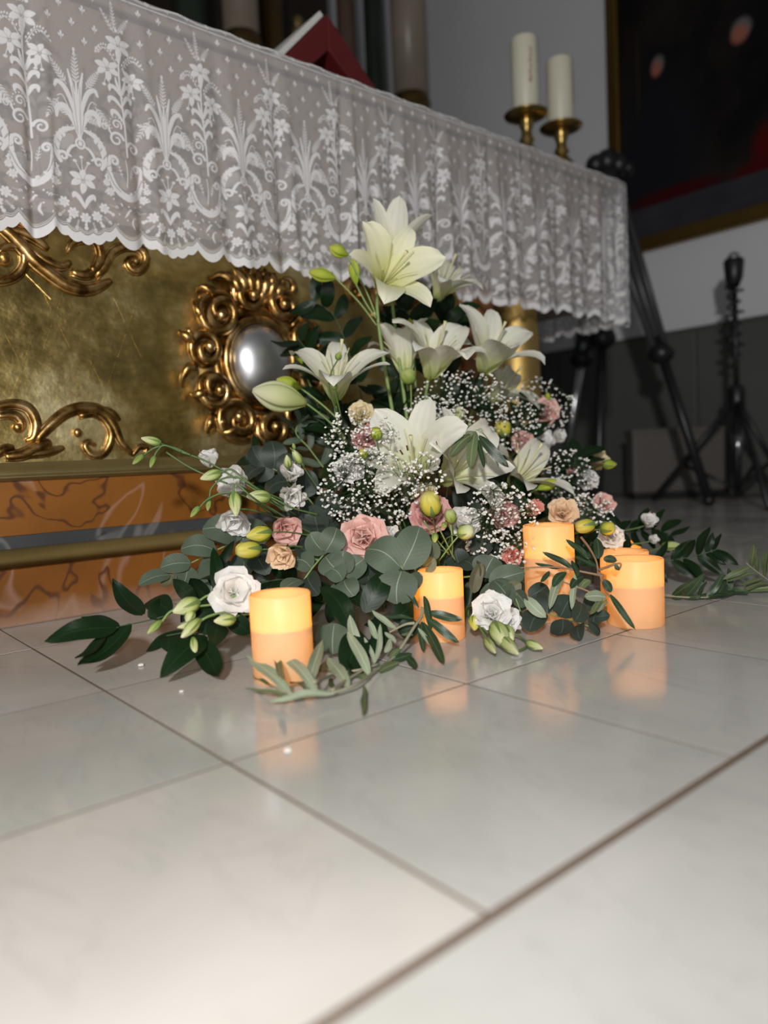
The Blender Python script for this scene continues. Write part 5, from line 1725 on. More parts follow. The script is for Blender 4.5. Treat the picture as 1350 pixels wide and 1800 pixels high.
# bud sprigs on the left
sprig('lisianthus_sprig', 'arching sprig with three green buds reaching farthest left', 'flower sprig',
      [[(520, 905, 1.2), (430, 850, 1.19), (365, 812, 1.18), (320, 795, 1.17), (283, 780, 1.17)],
       [(335, 800, 1.17), (300, 785, 1.17), (275, 786, 1.16), (252, 800, 1.16)],
       [(320, 795, 1.17), (290, 783, 1.16), (277, 792, 1.16), (271, 803, 1.16)],
       [(400, 850, 1.19), (340, 825, 1.18), (292, 795, 1.17)]],
      [((282, 779, 1.17), (248, 770, 1.16), 15, 'lisi', 'bud_pale'), ((252, 800, 1.16), (233, 816, 1.16), 11, 'lisi', 'bud_green'), ((272, 802, 1.16), (264, 822, 1.16), 10, 'lisi', 'bud_green')], rad=0.0015)
sprig('lisianthus_sprig', 'sprig with a pale bud arching over the crossed white bloom', 'flower sprig',
      [[(500, 880, 1.16), (455, 860, 1.12), (425, 838, 1.11), (405, 825, 1.11), (386, 832, 1.11)]],
      [((388, 831, 1.11), (352, 842, 1.10), 19, 'lisi', 'bud_pale')], rad=0.0015)
sprig('lisianthus_sprig', 'sprig of two small hanging buds in front of the marbled base', 'flower sprig',
      [[(500, 900, 1.15), (455, 862, 1.11), (420, 840, 1.10), (390, 842, 1.10), (372, 858, 1.10), (368, 875, 1.10)],
       [(480, 905, 1.14), (430, 872, 1.10), (395, 866, 1.09), (365, 878, 1.09), (350, 893, 1.09)]],
      [((368, 875, 1.10), (365, 898, 1.10), 10, 'lisi', 'bud_green'), ((350, 891, 1.09), (335, 909, 1.09), 11, 'lisi', 'bud_green')], rad=0.0014)
sprig('lisianthus_sprig', 'capped green bud nodding over the hanging white bloom', 'flower sprig',
      [[(490, 905, 1.14), (445, 875, 1.06), (418, 852, 1.05), (411, 855, 1.05), (412, 870, 1.05)]],
      [((412, 866, 1.05), (415, 908, 1.04), 21, 'lisi', 'bud_pale')], rad=0.0015)
sprig('lisianthus_sprig', 'pale bud pointing left in the middle of the left stems', 'flower sprig',
      [[(560, 905, 1.14), (515, 893, 1.11), (475, 873, 1.10)]],
      [((474, 874, 1.10), (433, 872, 1.09), 23, 'lisi', 'bud_pale')], rad=0.0015)
sprig('lisianthus_sprig', 'pair of upright green buds above the two stacked white blooms', 'flower sprig',
      [[(575, 880, 1.22), (550, 845, 1.2), (530, 815, 1.18)], [(520, 845, 1.2), (507, 822, 1.19)], [(535, 820, 1.18), (517, 795, 1.17), (510, 787, 1.17)]],
      [((507, 822, 1.18), (504, 800, 1.17), 13, 'lisi', 'bud_pale'), ((529, 814, 1.18), (514, 790, 1.17), 14, 'lisi', 'bud_pale'), ((518, 790, 1.17), (515, 779, 1.17), 6, 'lisi', 'bud_green')], rad=0.0013)
sprig('lisianthus_sprig', 'low sprig with pale buds hanging to the floor left of the nearest candle', 'flower sprig',
      [[(470, 1072, 0.98), (420, 1072, 0.95), (370, 1082, 0.92), (345, 1098, 0.91)], [(455, 1045, 0.98), (400, 1048, 0.95), (368, 1046, 0.94), (345, 1060, 0.93)],
       [(400, 1060, 0.95), (330, 1068, 0.92), (300, 1075, 0.91), (283, 1095, 0.90)], [(380, 1080, 0.93), (350, 1092, 0.91), (340, 1112, 0.90)], [(450, 1078, 0.97), (420, 1082, 0.95), (408, 1090, 0.93)]],
      [((348, 1058, 0.93), (304, 1076, 0.91), 29, 'lisi', 'bud_pale'), ((283, 1092, 0.90), (259, 1114, 0.89), 13, 'lisi', 'bud_green'),
       ((350, 1090, 0.91), (318, 1122, 0.885), 19, 'lisi', 'bud_pale'), ((340, 1122, 0.89), (343, 1152, 0.875), 13, 'lisi', 'bud_pale'),
       ((338, 1074, 0.92), (328, 1094, 0.91), 18, 'lisi', 'bud_pale'), ((412, 1089, 0.93), (376, 1092, 0.915), 21, 'lisi', 'bud_pale'), ((344, 1096, 0.905), (312, 1103, 0.895), 12, 'lisi', 'bud_pale')], 'stem_pale', rad=0.0015)
sprig('lisianthus_sprig', 'low sprig of pale buds beneath the full white rose at the front', 'flower sprig',
      [[(830, 1062, 1.02), (850, 1105, 0.98), (875, 1118, 0.96), (890, 1130, 0.955)], [(835, 1070, 1.01), (842, 1100, 0.98), (858, 1125, 0.96)],
       [(860, 1075, 1.0), (880, 1098, 0.99), (912, 1118, 0.985), (928, 1130, 0.975)], [(890, 1138, 0.96), (905, 1145, 0.96), (925, 1138, 0.965)]],
      [((880, 1121, 0.955), (911, 1150, 0.935), 21, 'lisi', 'bud_pale'), ((854, 1124, 0.958), (871, 1148, 0.938), 15, 'lisi', 'bud_pale'),
       ((870, 1098, 0.97), (890, 1138, 0.955), 30, 'lisi', 'bud_pale'), ((886, 1102, 0.975), (902, 1126, 0.965), 22, 'lisi', 'bud_pale'), ((927, 1130, 0.97), (954, 1140, 0.96), 15, 'lisi', 'bud_pale'),
       ((836, 1082, 1.0), (834, 1108, 0.985), 22, 'lisi', 'yellow_petal')], rad=0.0014)
sprig('lisianthus_sprig', 'thin orange lit stems with small buds below the dusky pink rose', 'flower sprig',
      [[(790, 975, 1.1), (765, 945, 1.09), (745, 915, 1.08)], [(800, 985, 1.1), (780, 945, 1.08), (770, 925, 1.07)], [(772, 985, 1.08), (795, 955, 1.07), (808, 940, 1.07)], [(795, 980, 1.1), (795, 950, 1.08), (792, 920, 1.08)]],
      [((765, 938, 1.06), (764, 954, 1.055), 12, 'lisi', 'bud_green'), ((784, 920, 1.06), (777, 928, 1.06), 11, 'lisi', 'bud_green')], 'stem_pale', rad=0.0012)
sprig('lisianthus_sprig', 'curved sprig with two tiny green buds over the lily by the medallion', 'flower sprig',
      [[(600, 760, 1.27), (590, 720, 1.22), (578, 685, 1.2), (582, 655, 1.19), (594, 632, 1.18)], [(600, 735, 1.22), (592, 700, 1.2), (588, 682, 1.19)]],
      [((593, 632, 1.18), (598, 618, 1.18), 11, 'lisi', 'bud_green'), ((588, 684, 1.19), (586, 668, 1.19), 10, 'lisi', 'bud_green')], rad=0.0014)
sprig('lisianthus_sprig', 'blurred pale bud trailing over the floor behind the front right candle', 'flower sprig',
      [[(1100, 975, 1.35), (1140, 968, 1.36), (1168, 962, 1.36)]], [((1164, 961, 1.36), (1197, 958, 1.36), 16, 'lisi', 'bud_pale')], rad=0.0015)

# baby's breath
gyp('main cloud of white baby\'s breath at the centre left', 650, 862, 92, 72, 1.17, 300, 1)
gyp('baby\'s breath veiling the dusty pink carnations', 632, 772, 70, 55, 1.19, 120, 2)
gyp('baby\'s breath cloud left of the tallest candle', 880, 925, 72, 78, 1.16, 300, 3)
gyp('baby\'s breath under the central lilies at the top', 815, 700, 85, 50, 1.40, 170, 4)
gyp('blurred baby\'s breath at the upper right by the gilded column', 955, 715, 55, 55, 1.60, 120, 5)
gyp('baby\'s breath between pink roses and cream bloom on the right', 1000, 850, 50, 62, 1.44, 140, 6)
gyp('baby\'s breath above the right hand candles', 1040, 905, 40, 40, 1.32, 90, 7)
gyp('baby\'s breath behind the large central lily, low and dark', 765, 735, 60, 40, 1.34, 90, 8)
gyp('few baby\'s breath sprigs beside the small pink roses', 900, 745, 50, 50, 1.44, 100, 9)
gyp('thin baby\'s breath over the petal of the central lily', 745, 835, 40, 40, 1.12, 45, 10, size=0.0024)

# eucalyptus
E_ = 1.12
branch('eucalyptus_branch', 'round leaved grey eucalyptus branch reaching left over the marbled base', 'branch',
       [[(470, 930, 1.16), (400, 958, 1.14), (345, 985, 1.12), (290, 1012, 1.10)], [(425, 945, 1.15), (420, 985, 1.10), (412, 1015, 1.08), (424, 1035, 1.05)]],
       [((420, 945, 1.14), (356, 930, 1.12), 55), ((405, 958, 1.13), (395, 905, 1.15), 60), ((380, 968, 1.12), (318, 965, 1.11), 42), ((372, 970, 1.12), (350, 1006, 1.09), 36, 0.9),
        ((335, 990, 1.11), (282, 998, 1.1), 38), ((330, 995, 1.11), (318, 1032, 1.08), 40), ((300, 1010, 1.1), (244, 1028, 1.08), 32, 0.3), ((300, 1008, 1.1), (290, 1032, 1.08), 30, 0.5, 'euc_brown'),
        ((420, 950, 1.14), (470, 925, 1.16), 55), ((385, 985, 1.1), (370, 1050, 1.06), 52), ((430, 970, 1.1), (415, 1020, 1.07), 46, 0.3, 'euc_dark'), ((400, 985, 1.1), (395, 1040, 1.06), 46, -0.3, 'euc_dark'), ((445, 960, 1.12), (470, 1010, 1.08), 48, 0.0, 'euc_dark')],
       'euc', 'euc', 'stem_pale', 0.0016)
branch('eucalyptus_branch', 'grey eucalyptus with paired round leaves below and left of the large pink rose', 'branch',
       [[(527, 1030, 1.03), (548, 1000, 1.04), (575, 968, 1.06), (590, 950, 1.1)], [(600, 1075, 1.03), (604, 1040, 1.03), (606, 1005, 1.05)], [(560, 985, 1.05), (530, 975, 1.08)]],
       [((572, 970, 1.05), (592, 928, 1.06), 48), ((575, 972, 1.05), (545, 938, 1.07), 46), ((572, 978, 1.04), (600, 1008, 1.03), 50), ((600, 1010, 1.03), (604, 968, 1.04), 46), ((605, 1012, 1.03), (640, 982, 1.04), 48),
        ((602, 1020, 1.02), (575, 1000, 1.03), 44, 0.2), ((605, 1020, 1.02), (622, 1048, 1.0), 46), ((604, 1022, 1.02), (598, 1066, 1.0), 42, 0.3), ((548, 1000, 1.04), (515, 985, 1.05), 44, 0.2), ((552, 992, 1.05), (524, 960, 1.07), 44, 0.4, 'euc_dark'),
        ((540, 1010, 1.04), (560, 1046, 1.0), 42, 0.4, 'euc_dark'), ((530, 1020, 1.02), (497, 1040, 1.0), 40, 0.6), ((630, 985, 1.06), (650, 1025, 1.03), 44, 0.1, 'euc_dark'), ((585, 960, 1.08), (620, 970, 1.08), 42)],
       'euc', 'euc', 'stem_pale', 0.0014)
branch('eucalyptus_branch', 'largest grey eucalyptus leaves in front centre, left of the middle candle', 'branch',
       [[(720, 1060, 1.03), (712, 1010, 1.02), (705, 995, 1.01), (690, 960, 1.06)]],
       [((706, 1000, 1.01), (738, 926, 1.03), 66, 0.1, 'euc', 0), ((704, 998, 1.01), (645, 965, 1.03), 68, -0.1, 'euc', 2), ((706, 1004, 1.0), (698, 1062, 0.99), 74, 0.1, 'euc', 0), ((707, 1003, 1.005), (660, 1022, 1.01), 44, 0.3, 'euc_dark'),
        ((714, 1015, 1.02), (735, 1035, 1.0), 44, 0.1), ((695, 960, 1.06), (725, 938, 1.08), 40, 0.2, 'euc_dark'), ((758, 985, 1.06), (758, 950, 1.06), 36, -0.1), ((740, 1005, 1.05), (764, 982, 1.05), 30, 0.5)],
       'euc', 'euc', 'stem_pale', 0.0014)
branch('eucalyptus_branch', 'grey eucalyptus fanned above the full white rose, right of the middle candle', 'branch',
       [[(812, 1015, 1.08), (840, 1012, 1.06), (880, 1010, 1.05), (930, 1000, 1.05)], [(880, 1012, 1.05), (905, 1050, 1.03), (915, 1075, 1.02)]],
       [((850, 1015, 1.05), (868, 978, 1.06), 56, 0.0), ((845, 1015, 1.04), (838, 985, 1.05), 22, 1.0, 'euc_brown'), ((832, 1042, 1.03), (846, 990, 1.04), 24, 0.4, 'euc_brown'), ((860, 1025, 1.04), (922, 1005, 1.03), 42, 0.2), ((868, 1020, 1.04), (900, 1060, 1.02), 44, -0.3),
        ((858, 1025, 1.04), (880, 1062, 1.01), 56, 0.2), ((880, 1055, 1.02), (915, 1025, 1.03), 30, 0.4, 'euc_brown'), ((905, 1040, 1.03), (925, 1065, 1.02), 34, 0.8, 'euc'), ((930, 1050, 1.05), (962, 1030, 1.06), 32, 0.0, 'euc_dark'), ((835, 1000, 1.08), (812, 985, 1.1), 44, 0.3, 'euc_dark'), ((815, 1000, 1.1), (800, 965, 1.12), 46, 0.1, 'euc_dark'), ((835, 975, 1.12), (850, 940, 1.14), 44, 0.2, 'euc_dark')],
       'euc', 'euc', 'stem_pale', 0.0014)
branch('eucalyptus_branch', 'dark eucalyptus lying on the floor in front of the tallest candle', 'branch',
       [[(900, 1055, 1.06), (955, 1075, 1.04), (1000, 1088, 1.02), (1045, 1105, 1.0)]],
       [((950, 1075, 1.03), (930, 1110, 1.0), 44, 0.1), ((960, 1078, 1.03), (958, 1040, 1.05), 44, 0.2), ((985, 1085, 1.02), (1005, 1048, 1.04), 46, 0.1), ((990, 1088, 1.02), (980, 1118, 0.99), 40, 0.2), ((1010, 1092, 1.01), (1022, 1060, 1.03), 34, 0.6), ((1018, 1098, 1.0), (1020, 1125, 0.98), 30, 0.5), ((1040, 1100, 1.0), (1048, 1078, 1.01), 20, 0.3), ((1042, 1085, 1.01), (1072, 1082, 1.0), 22, 0.0), ((1035, 1095, 1.0), (1055, 1115, 0.985), 18, 0.9), ((1028, 1075, 1.03), (1032, 1045, 1.04), 24, 0.6), ((920, 1065, 1.05), (895, 1085, 1.03), 34, 0.5)],
       'euc', 'euc_dark', 'stem_pale', 0.0013)
branch('eucalyptus_branch', 'single round grey eucalyptus leaf resting by the right foot of the nearest candle', 'branch',
       [[(640, 1140, 0.97), (600, 1130, 0.96), (575, 1130, 0.95)]], [((585, 1150, 0.935), (588, 1096, 0.96), 62, 0.1), ((560, 1175, 0.915), (605, 1180, 0.905), 28, 0.2, 'euc_brown')], 'euc', 'euc', 'stem_pale', 0.0013)
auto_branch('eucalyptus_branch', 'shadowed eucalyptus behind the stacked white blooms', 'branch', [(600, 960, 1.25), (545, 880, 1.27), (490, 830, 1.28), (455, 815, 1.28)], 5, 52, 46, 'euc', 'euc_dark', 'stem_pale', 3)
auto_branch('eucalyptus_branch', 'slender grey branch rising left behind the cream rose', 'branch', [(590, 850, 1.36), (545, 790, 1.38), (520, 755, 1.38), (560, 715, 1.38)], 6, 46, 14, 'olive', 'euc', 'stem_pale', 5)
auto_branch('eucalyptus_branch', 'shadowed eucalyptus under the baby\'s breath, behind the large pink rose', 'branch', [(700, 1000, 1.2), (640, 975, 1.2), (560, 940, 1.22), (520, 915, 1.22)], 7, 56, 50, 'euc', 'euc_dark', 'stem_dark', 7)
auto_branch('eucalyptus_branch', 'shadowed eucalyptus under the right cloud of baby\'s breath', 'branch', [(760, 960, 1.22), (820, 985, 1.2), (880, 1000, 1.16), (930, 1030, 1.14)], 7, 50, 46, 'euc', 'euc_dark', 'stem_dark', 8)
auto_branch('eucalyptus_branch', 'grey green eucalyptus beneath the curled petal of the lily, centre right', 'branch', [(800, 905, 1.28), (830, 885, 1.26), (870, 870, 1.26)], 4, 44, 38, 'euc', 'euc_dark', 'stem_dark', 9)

# ruscus
branch('ruscus_branch', 'dark glossy ruscus branch stretched over the floor to the far left', 'branch',
       [[(330, 1062, 0.99), (290, 1082, 0.97), (255, 1092, 0.96), (205, 1102, 0.94)]],
       [((205, 1103, 0.935), (77, 1128, 0.90), 42, 0.1, 'ruscus', 0), ((210, 1101, 0.94), (142, 1084, 0.95), 26, 0.3, 'ruscus', 3), ((230, 1096, 0.95), (136, 1170, 0.875), 36, 0.2, 'ruscus', 1), ((185, 1112, 0.93), (132, 1158, 0.885), 24, 0.6, 'ruscus', 1), ((252, 1080, 0.97), (198, 1018, 1.01), 36, 0.1, 'ruscus', 1),
        ((300, 1078, 0.97), (255, 1062, 0.99), 44, 0.2, 'ruscus', 2), ((262, 1086, 0.96), (288, 1055, 0.99), 36, 0.5, 'ruscus', 2)],
       'ruscus', 'ruscus', 'stem_dark', 0.0013)
branch('ruscus_branch', 'dark ruscus leaves lying flat on the tiles left of the nearest candle', 'branch',
       [[(430, 1080, 0.98), (390, 1092, 0.95), (350, 1112, 0.92), (340, 1120, 0.91)], [(390, 1092, 0.95), (330, 1110, 0.92), (290, 1118, 0.91)]],
       [((362, 1118, 0.91), (281, 1192, 0.845), 46, 0.0, 'ruscus', 0), ((345, 1120, 0.91), (384, 1191, 0.845), 40, 0.1, 'ruscus', 1), ((320, 1108, 0.92), (256, 1146, 0.885), 30, 0.4, 'ruscus', 3), ((305, 1115, 0.915), (300, 1150, 0.885), 36, 0.3, 'ruscus', 2), ((345, 1108, 0.92), (405, 1070, 0.96), 46, 0.3, 'ruscus', 0), ((385, 1095, 0.94), (372, 1140, 0.90), 40, -0.4, 'ruscus', 2), ((400, 1085, 0.95), (440, 1115, 0.93), 34, 0.3, 'ruscus', 1)],
       'ruscus', 'ruscus', 'stem_dark', 0.0013)
branch('ruscus_branch', 'upright dark ruscus leaf over the left eucalyptus', 'branch',
       [[(420, 1060, 1.0), (395, 1045, 1.01), (382, 1032, 1.02)]], [((380, 1040, 1.01), (375, 962, 1.04), 24, 0.2, 'ruscus', 0), ((382, 1000, 1.05), (412, 950, 1.07), 18, 0.5, 'ruscus', 3), ((395, 1045, 1.0), (345, 1058, 1.0), 30, 0.4, 'ruscus', 1), ((395, 1030, 1.02), (350, 1020, 1.04), 26, 0.6, 'ruscus', 2)],
       'ruscus', 'ruscus', 'stem_dark', 0.0013)
branch('ruscus_branch', 'glossy ruscus branch rising between nearest and middle candles', 'branch',
       [[(615, 1190, 0.91), (610, 1140, 0.95), (605, 1090, 0.98), (640, 1060, 1.0)]],
       [((640, 1076, 0.985), (683, 998, 1.01), 44, 0.1, 'ruscus', 0), ((650, 1068, 0.99), (583, 1012, 1.02), 26, 0.3, 'ruscus', 1), ((618, 1105, 0.96), (563, 1032, 1.0), 40, 0.1, 'ruscus', 2), ((615, 1108, 0.955), (586, 1040, 1.0), 34, -0.3, 'ruscus', 0), ((610, 1180, 0.91), (628, 1105, 0.94), 52, 0.1, 'ruscus', 0), ((622, 1185, 0.905), (650, 1125, 0.93), 38, 0.3, 'ruscus', 1), ((655, 1150, 0.93), (660, 1080, 0.98), 34, 0.5, 'ruscus', 2), ((690, 1090, 0.98), (725, 1060, 1.0), 38, 0.4, 'ruscus', 0), ((680, 1085, 0.98), (640, 1100, 0.965), 30, 0.5, 'ruscus', 1), ((700, 1110, 0.965), (740, 1100, 0.97), 36, 0.3, 'ruscus', 3), ((640, 1040, 1.04), (655, 980, 1.08), 34, 0.2, 'ruscus', 2)],
       'ruscus', 'ruscus', 'stem_dark', 0.0014)
for lab, pts, n, L_, W_, sd in (
    ('dark ruscus branch in shadow left of the highest lily', [(660, 800, 1.45), (625, 660, 1.47), (590, 560, 1.48), (545, 525, 1.48)], 7, 62, 26, 1),
    ('dark ruscus branch behind the trumpet lily', [(690, 800, 1.46), (700, 650, 1.48), (720, 560, 1.5), (700, 540, 1.5)], 7, 60, 28, 2),
    ('dark ruscus leaves right of the highest lily, under the lace', [(780, 800, 1.55), (775, 650, 1.57), (780, 570, 1.58), (800, 540, 1.58)], 7, 60, 30, 3),
    ('dark ruscus branch behind the silver medallion\'s lily', [(640, 860, 1.42), (590, 760, 1.43), (560, 650, 1.44), (520, 590, 1.44)], 8, 60, 26, 4),
    ('dark ruscus foliage below the lily by the medallion', [(650, 900, 1.36), (610, 800, 1.37), (570, 745, 1.38), (530, 730, 1.38)], 7, 60, 24, 5),
    ('dark ruscus foliage among the tall central stems', [(720, 900, 1.40), (705, 790, 1.41), (690, 720, 1.42), (680, 680, 1.42)], 8, 58, 26, 6),
    ('dark ruscus foliage behind the upper baby\'s breath', [(800, 900, 1.44), (800, 800, 1.45), (790, 720, 1.46), (850, 690, 1.48)], 8, 60, 30, 7),
    ('dark ruscus foliage behind the small pink rose on the right', [(860, 920, 1.50), (890, 830, 1.52), (915, 760, 1.54), (930, 720, 1.56)], 8, 58, 28, 8),
    ('dark ruscus foliage between lily and cream bloom on the right', [(920, 950, 1.42), (960, 880, 1.44), (1000, 830, 1.46), (1020, 800, 1.48)], 8, 56, 26, 9),
    ('dark ruscus foliage behind the left stacked white blooms', [(640, 950, 1.32), (560, 880, 1.33), (500, 840, 1.33), (440, 800, 1.33)], 8, 58, 26, 10),
    ('dark ruscus foliage under the left eucalyptus, close to the floor', [(560, 1020, 1.14), (480, 1020, 1.12), (400, 1045, 1.08), (330, 1060, 1.04)], 8, 60, 30, 11),
    ('dark ruscus foliage behind the nearest candle', [(620, 1040, 1.10), (560, 1060, 1.06), (500, 1080, 1.01), (470, 1085, 0.99)], 7, 58, 30, 12),
    ('dark ruscus foliage behind the middle candle', [(760, 990, 1.24), (790, 1000, 1.22), (830, 1020, 1.16), (860, 1040, 1.12)], 7, 56, 28, 13),
    ('dark ruscus foliage in the deep centre, behind the baby\'s breath', [(720, 1000, 1.30), (690, 930, 1.30), (650, 860, 1.31), (600, 820, 1.32)], 9, 62, 30, 14),
    ('dark ruscus foliage in the deep centre, behind the dusky pink rose', [(760, 1000, 1.28), (800, 930, 1.28), (830, 870, 1.29), (860, 830, 1.30)], 9, 62, 30, 15),
    ('dark ruscus foliage by the tallest candle\'s left side', [(800, 1000, 1.26), (860, 960, 1.26), (910, 900, 1.30), (930, 870, 1.32)], 8, 58, 28, 16),
    ('dark ruscus foliage between tallest candle and right hand candles', [(960, 990, 1.26), (1010, 970, 1.24), (1050, 950, 1.26), (1090, 930, 1.30)], 8, 52, 24, 17),
    ('dark trailing branch over the floor right of the front right candle', [(1120, 990, 1.34), (1180, 985, 1.32), (1230, 975, 1.31), (1262, 965, 1.30)], 6, 52, 18, 18),
    ('dark ruscus trailing beyond the white bloom farthest right', [(1060, 935, 1.4), (1110, 935, 1.42), (1150, 930, 1.44), (1190, 945, 1.44)], 6, 48, 20, 19),
):
    auto_branch('ruscus_branch', lab, 'branch', pts, n, L_, W_, 'ruscus', 'ruscus', 'stem_dark', sd)

# olive
def C7(x, y, d): return (400 + x / 3.375, 950 + y / 3.375, d)
def C8(x, y, d): return (720 + x / 2.935, 900 + y / 2.935, d)
def fl(x, y, up_=0.0):
    """a point of the front twig: on or just over the floor"""
    return x, y, None
def GD(px, py, z):
    return (G(px, py, z) - CAM).dot(fw)
def c7z(x, y, z):
    px, py, _ = C7(x, y, 0)
    return (px, py, GD(px, py, z))
S_ = 0.93
branch('olive_branch', 'silvery olive sprig lying on the tiles in front of the nearest candle', 'branch',
       [[C7(1155, 400, 0.985), C7(1150, 450, 0.975), C7(1110, 510, 0.955), C7(1040, 620, 0.93), C7(990, 690, 0.915), C7(880, 770, 0.895), c7z(770, 850, 0.012), c7z(620, 905, 0.010), c7z(480, 920, 0.010), c7z(330, 895, 0.012), c7z(260, 860, 0.014)],
        [c7z(620, 890, 0.012), C7(720, 820, 0.885), C7(820, 760, 0.90), C7(890, 735, 0.905)], [C7(1110, 490, 0.955), C7(1050, 500, 0.955), C7(960, 545, 0.945)], [c7z(510, 840, 0.03), C7(640, 795, 0.895), C7(790, 765, 0.905), C7(900, 730, 0.91)]],
       [(c7z(375, 905, 0.012), C7(115, 693, 0.872), 22, 0.0, 'olive', 0), (c7z(325, 820, 0.03), C7(278, 678, 0.875), 14, 0.3, 'olive_mid', 3), (c7z(535, 900, 0.012), C7(303, 650, 0.872), 22, 0.1, 'olive', 0), (c7z(470, 880, 0.012), C7(566, 586, 0.89), 22, 0.1, 'olive', 3),
        (c7z(385, 935, 0.008), c7z(108, 880, 0.012), 9, 0.4, 'olive_mid', 0), (c7z(632, 906, 0.010), c7z(246, 960, 0.008), 14, 0.1, 'olive', 2), (C7(718, 866, 0.882), C7(590, 700, 0.885), 22, 0.0, 'olive', 0), (C7(842, 797, 0.89), C7(710, 545, 0.905), 20, 0.1, 'olive', 0),
        (C7(795, 700, 0.91), C7(725, 440, 0.925), 20, 0.2, 'olive', 1), (C7(878, 722, 0.90), C7(905, 493, 0.915), 11, 0.4, 'olive', 2), (C7(875, 727, 0.90), C7(808, 574, 0.91), 9, 0.3, 'olive', 0), (C7(805, 860, 0.885), c7z(800, 1038, 0.006), 11, 0.5, 'olive_mid', 1),
        (C7(897, 778, 0.89), C7(1020, 722, 0.905), 16, 0.3, 'olive_mid', 1), (C7(960, 712, 0.91), C7(1094, 672, 0.925), 15, 0.2, 'olive_dark', 0), (C7(1000, 520, 0.95), C7(857, 414, 0.96), 12, 0.2, 'olive', 1), (C7(1098, 462, 0.965), C7(925, 455, 0.965), 9, 0.2, 'olive_dark', 0),
        (C7(1110, 365, 0.985), C7(965, 243, 1.0), 9, 0.4, 'olive_dark', 1), (C7(1132, 400, 0.98), C7(1008, 250, 1.0), 10, 0.2, 'olive_dark', 2), (C7(1190, 425, 0.985), C8(272, 556, 0.98), 16, 0.1, 'olive_dark', 0), (C8(90, 545, 0.975), C8(256, 677, 0.955), 15, 0.1, 'olive_dark', 0), (C8(70, 570, 0.97), C8(176, 788, 0.93), 17, 0.1, 'olive_dark', 1), (C8(62, 565, 0.97), C8(74, 725, 0.945), 13, 0.4, 'olive_dark', 0),
        (c7z(260, 850, 0.014), C7(150, 797, 0.865), 9, 0.4, 'olive_mid', 1), (c7z(505, 910, 0.01), C7(368, 843, 0.87), 18, 0.4, 'olive_mid', 2), (C7(885, 585, 0.925), C7(838, 468, 0.935), 12, 0.3, 'olive', 3), (C7(1000, 605, 0.925), C7(930, 545, 0.93), 10, 0.3, 'olive', 0), (C7(935, 665, 0.915), C7(966, 582, 0.925), 12, 0.5, 'olive', 2), (C7(1030, 640, 0.925), C7(960, 700, 0.91), 12, 0.3, 'olive_mid', 0),
        (C7(620, 880, 0.885), C7(620, 815, 0.895), 12, 0.7, 'olive_mid', 1), (C7(820, 820, 0.89), C7(760, 800, 0.895), 16, 0.4, 'olive_mid', 2), (C7(1130, 520, 0.955), C7(1220, 640, 0.935), 8, 0.3, 'olive', 1), (C7(1100, 560, 0.945), C7(1030, 560, 0.95), 8, 0.3, 'olive_mid', 0), (C7(1165, 330, 0.995), C7(1205, 540, 0.97), 14, 0.6, 'olive_dark', 1), (C7(1060, 690, 0.915), C7(1120, 760, 0.895), 14, 0.5, 'olive_dark', 1)],
       'olive', 'olive', 'stem_olive', 0.0021, z=0.006)
branch('olive_branch', 'olive branch with curled narrow leaves crossing the foot of the tallest candle', 'branch',
       [[C8(885, 130, 1.07), C8(930, 190, 1.05), C8(965, 260, 1.03), C8(972, 330, 1.02)], [C8(1000, 330, 1.02), C8(900, 310, 1.03), C8(760, 285, 1.03), C8(570, 288, 1.03)], [C8(1010, 450, 1.0), C8(900, 400, 1.01), C8(790, 360, 1.02)], [C8(968, 280, 1.03), C8(1010, 400, 1.01), C8(1035, 440, 1.0)], [C8(975, 300, 1.02), C8(1080, 265, 1.0), C8(1088, 290, 1.0)]],
       [(C8(845, 292, 1.03), C8(685, 207, 1.05), 12, 0.1, 'olive_dark', 0), (C8(925, 240, 1.03), C8(805, 142, 1.05), 12, 0.2, 'olive_dark', 0), (C8(775, 290, 1.03), C8(645, 262, 1.04), 8, 0.3, 'olive_dark', 1), (C8(800, 305, 1.03), C8(722, 505, 1.0), 16, 0.2, 'olive', 2), (C8(852, 325, 1.02), C8(835, 503, 1.0), 12, 0.3, 'olive', 3), (C8(720, 305, 1.03), C8(676, 362, 1.02), 10, 0.3, 'olive_dark', 1), (C8(805, 310, 1.02), C8(738, 385, 1.01), 16, 0.2, 'olive_dark', 2),
        (C8(1015, 440, 1.0), C8(900, 438, 1.0), 22, 0.1, 'olive', 0), (C8(595, 440, 1.02), C8(704, 546, 1.0), 22, 0.1, 'olive', 0), (C8(1035, 425, 1.0), C8(1165, 608, 0.965), 11, 0.1, 'olive_dark', 0), (C8(975, 240, 1.03), C8(965, 135, 1.05), 18, 0.2, 'olive_dark', 0), (C8(1000, 240, 1.03), C8(1070, 252, 1.02), 14, 0.2, 'olive_dark', 1), (C8(895, 330, 1.02), C8(830, 395, 1.01), 16, 0.3, 'olive_dark', 2), (C8(965, 280, 1.03), C8(850, 225, 1.05), 12, 0.3, 'olive_dark', 3), (C8(1000, 350, 1.01), C8(1040, 415, 1.0), 14, 0.3, 'olive_dark', 1), (C8(870, 340, 1.02), C8(835, 250, 1.04), 11, 0.4, 'olive_dark', 0),
        (C8(930, 350, 1.02), C8(880, 400, 1.02), 18, 0.3, 'olive_mid', 2), (C8(990, 440, 1.0), C8(930, 530, 0.985), 14, 0.5, 'olive_mid', 1), (C8(1020, 460, 1.0), C8(970, 520, 0.985), 10, 0.4, 'olive', 0), (C8(940, 200, 1.06), C8(890, 260, 1.05), 13, 0.4, 'olive_dark', 1), (C8(1060, 270, 1.0), C8(1085, 300, 1.0), 8, 0.4, 'olive_dark', 2)],
       'olive', 'olive_dark', 'stem_brown', 0.0018)
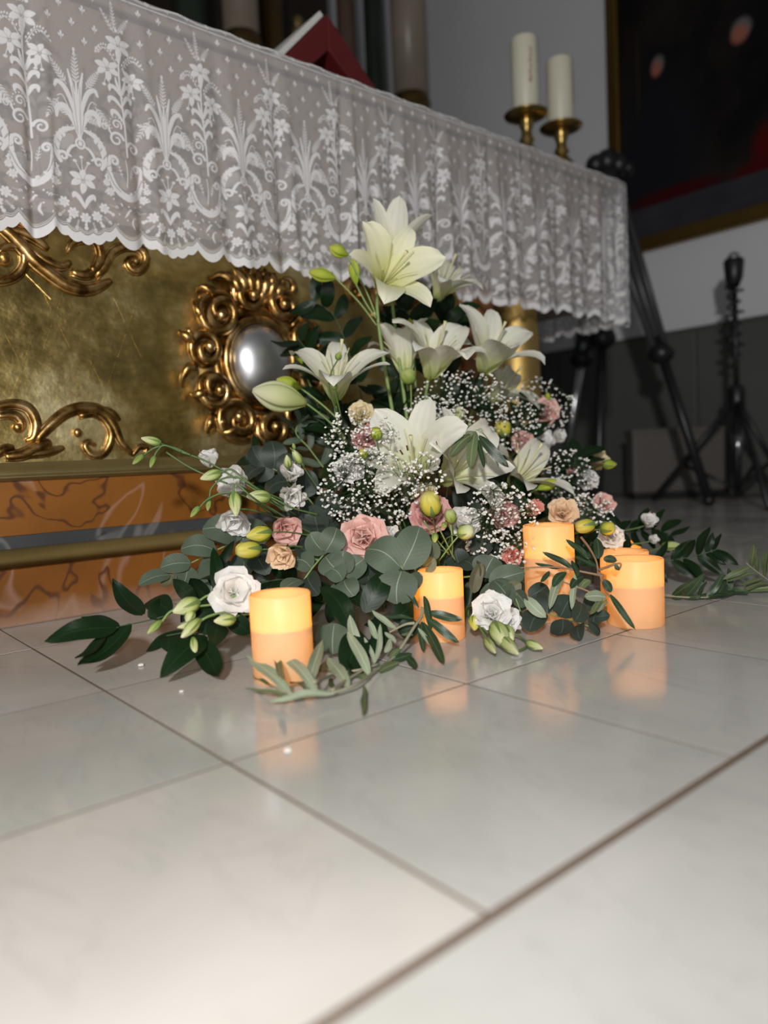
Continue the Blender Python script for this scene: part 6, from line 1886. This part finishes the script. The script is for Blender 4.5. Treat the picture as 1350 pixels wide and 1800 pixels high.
def C5(x, y, d): return (800 + x / 4.5, 650 + y / 4.5, d)
branch('olive_branch', 'drooping olive leaves over the lilies in the heart of the flowers', 'branch',
       [[(880, 830, 1.25), (862, 780, 1.2), (845, 758, 1.18), (836, 756, 1.17)]],
       [(C5(160, 490, 1.16), C5(122, 790, 1.12), 19, 0.1, 'olive_mid', 0), (C5(155, 500, 1.16), C5(-45, 690, 1.13), 18, 0.1, 'olive_mid', 2), (C5(190, 520, 1.17), C5(425, 775, 1.15), 17, 0.1, 'olive_dark', 0), (C5(170, 540, 1.17), C5(230, 780, 1.14), 10, 0.4, 'olive_dark', 1), (C5(160, 485, 1.17), C5(90, 540, 1.15), 14, 0.3, 'olive', 2), (C5(140, 490, 1.17), C5(100, 700, 1.13), 11, 0.5, 'olive', 1), (C5(185, 490, 1.17), C5(215, 465, 1.17), 10, 0.4, 'olive', 0), (C5(195, 530, 1.17), C5(340, 700, 1.17), 12, 0.3, 'olive_dark', 3)],
       'olive', 'olive_mid', 'stem_olive', 0.0012)
auto_branch('olive_branch', 'blurred olive tip entering at the right edge of the floor', 'branch', [(1420, 1035, 1.24), (1370, 1030, 1.22), (1340, 1012, 1.21), (1312, 990, 1.2)], 6, 58, 13, 'olive', 'olive_mid', 'stem_olive', 31)
auto_branch('olive_branch', 'blurred olive twig lying flat behind the front right candle', 'branch', [(1150, 1045, 1.26), (1210, 1050, 1.24), (1260, 1048, 1.23), (1290, 1035, 1.23)], 7, 54, 12, 'olive', 'olive_dark', 'stem_olive', 32)

# blossoms dropped on the tiles
for lab, px, py, s in (('tiny fallen white blossom left of the nearest candle, by the flat leaves', 248, 1171, 0.0036), ('white petal crumb on the tile farther forward left of the nearest candle', 319, 1217, 0.0024), ('pale fallen speck on the tile in front of the nearest candle', 506, 1322, 0.0032)):
    g = G(px, py)
    rr = random.Random(px)
    mb = MB()
    for k in range(6):
        a = k * 1.05
        mb.ball((s * 0.6 * math.cos(a), s * 0.6 * math.sin(a), s * 0.5), s * 0.55, 6, 1, 1, 0.8)
    o = mb.build('fallen_blossom', M['gyp'])
    o.location = g
    tag(o, lab, 'blossom')
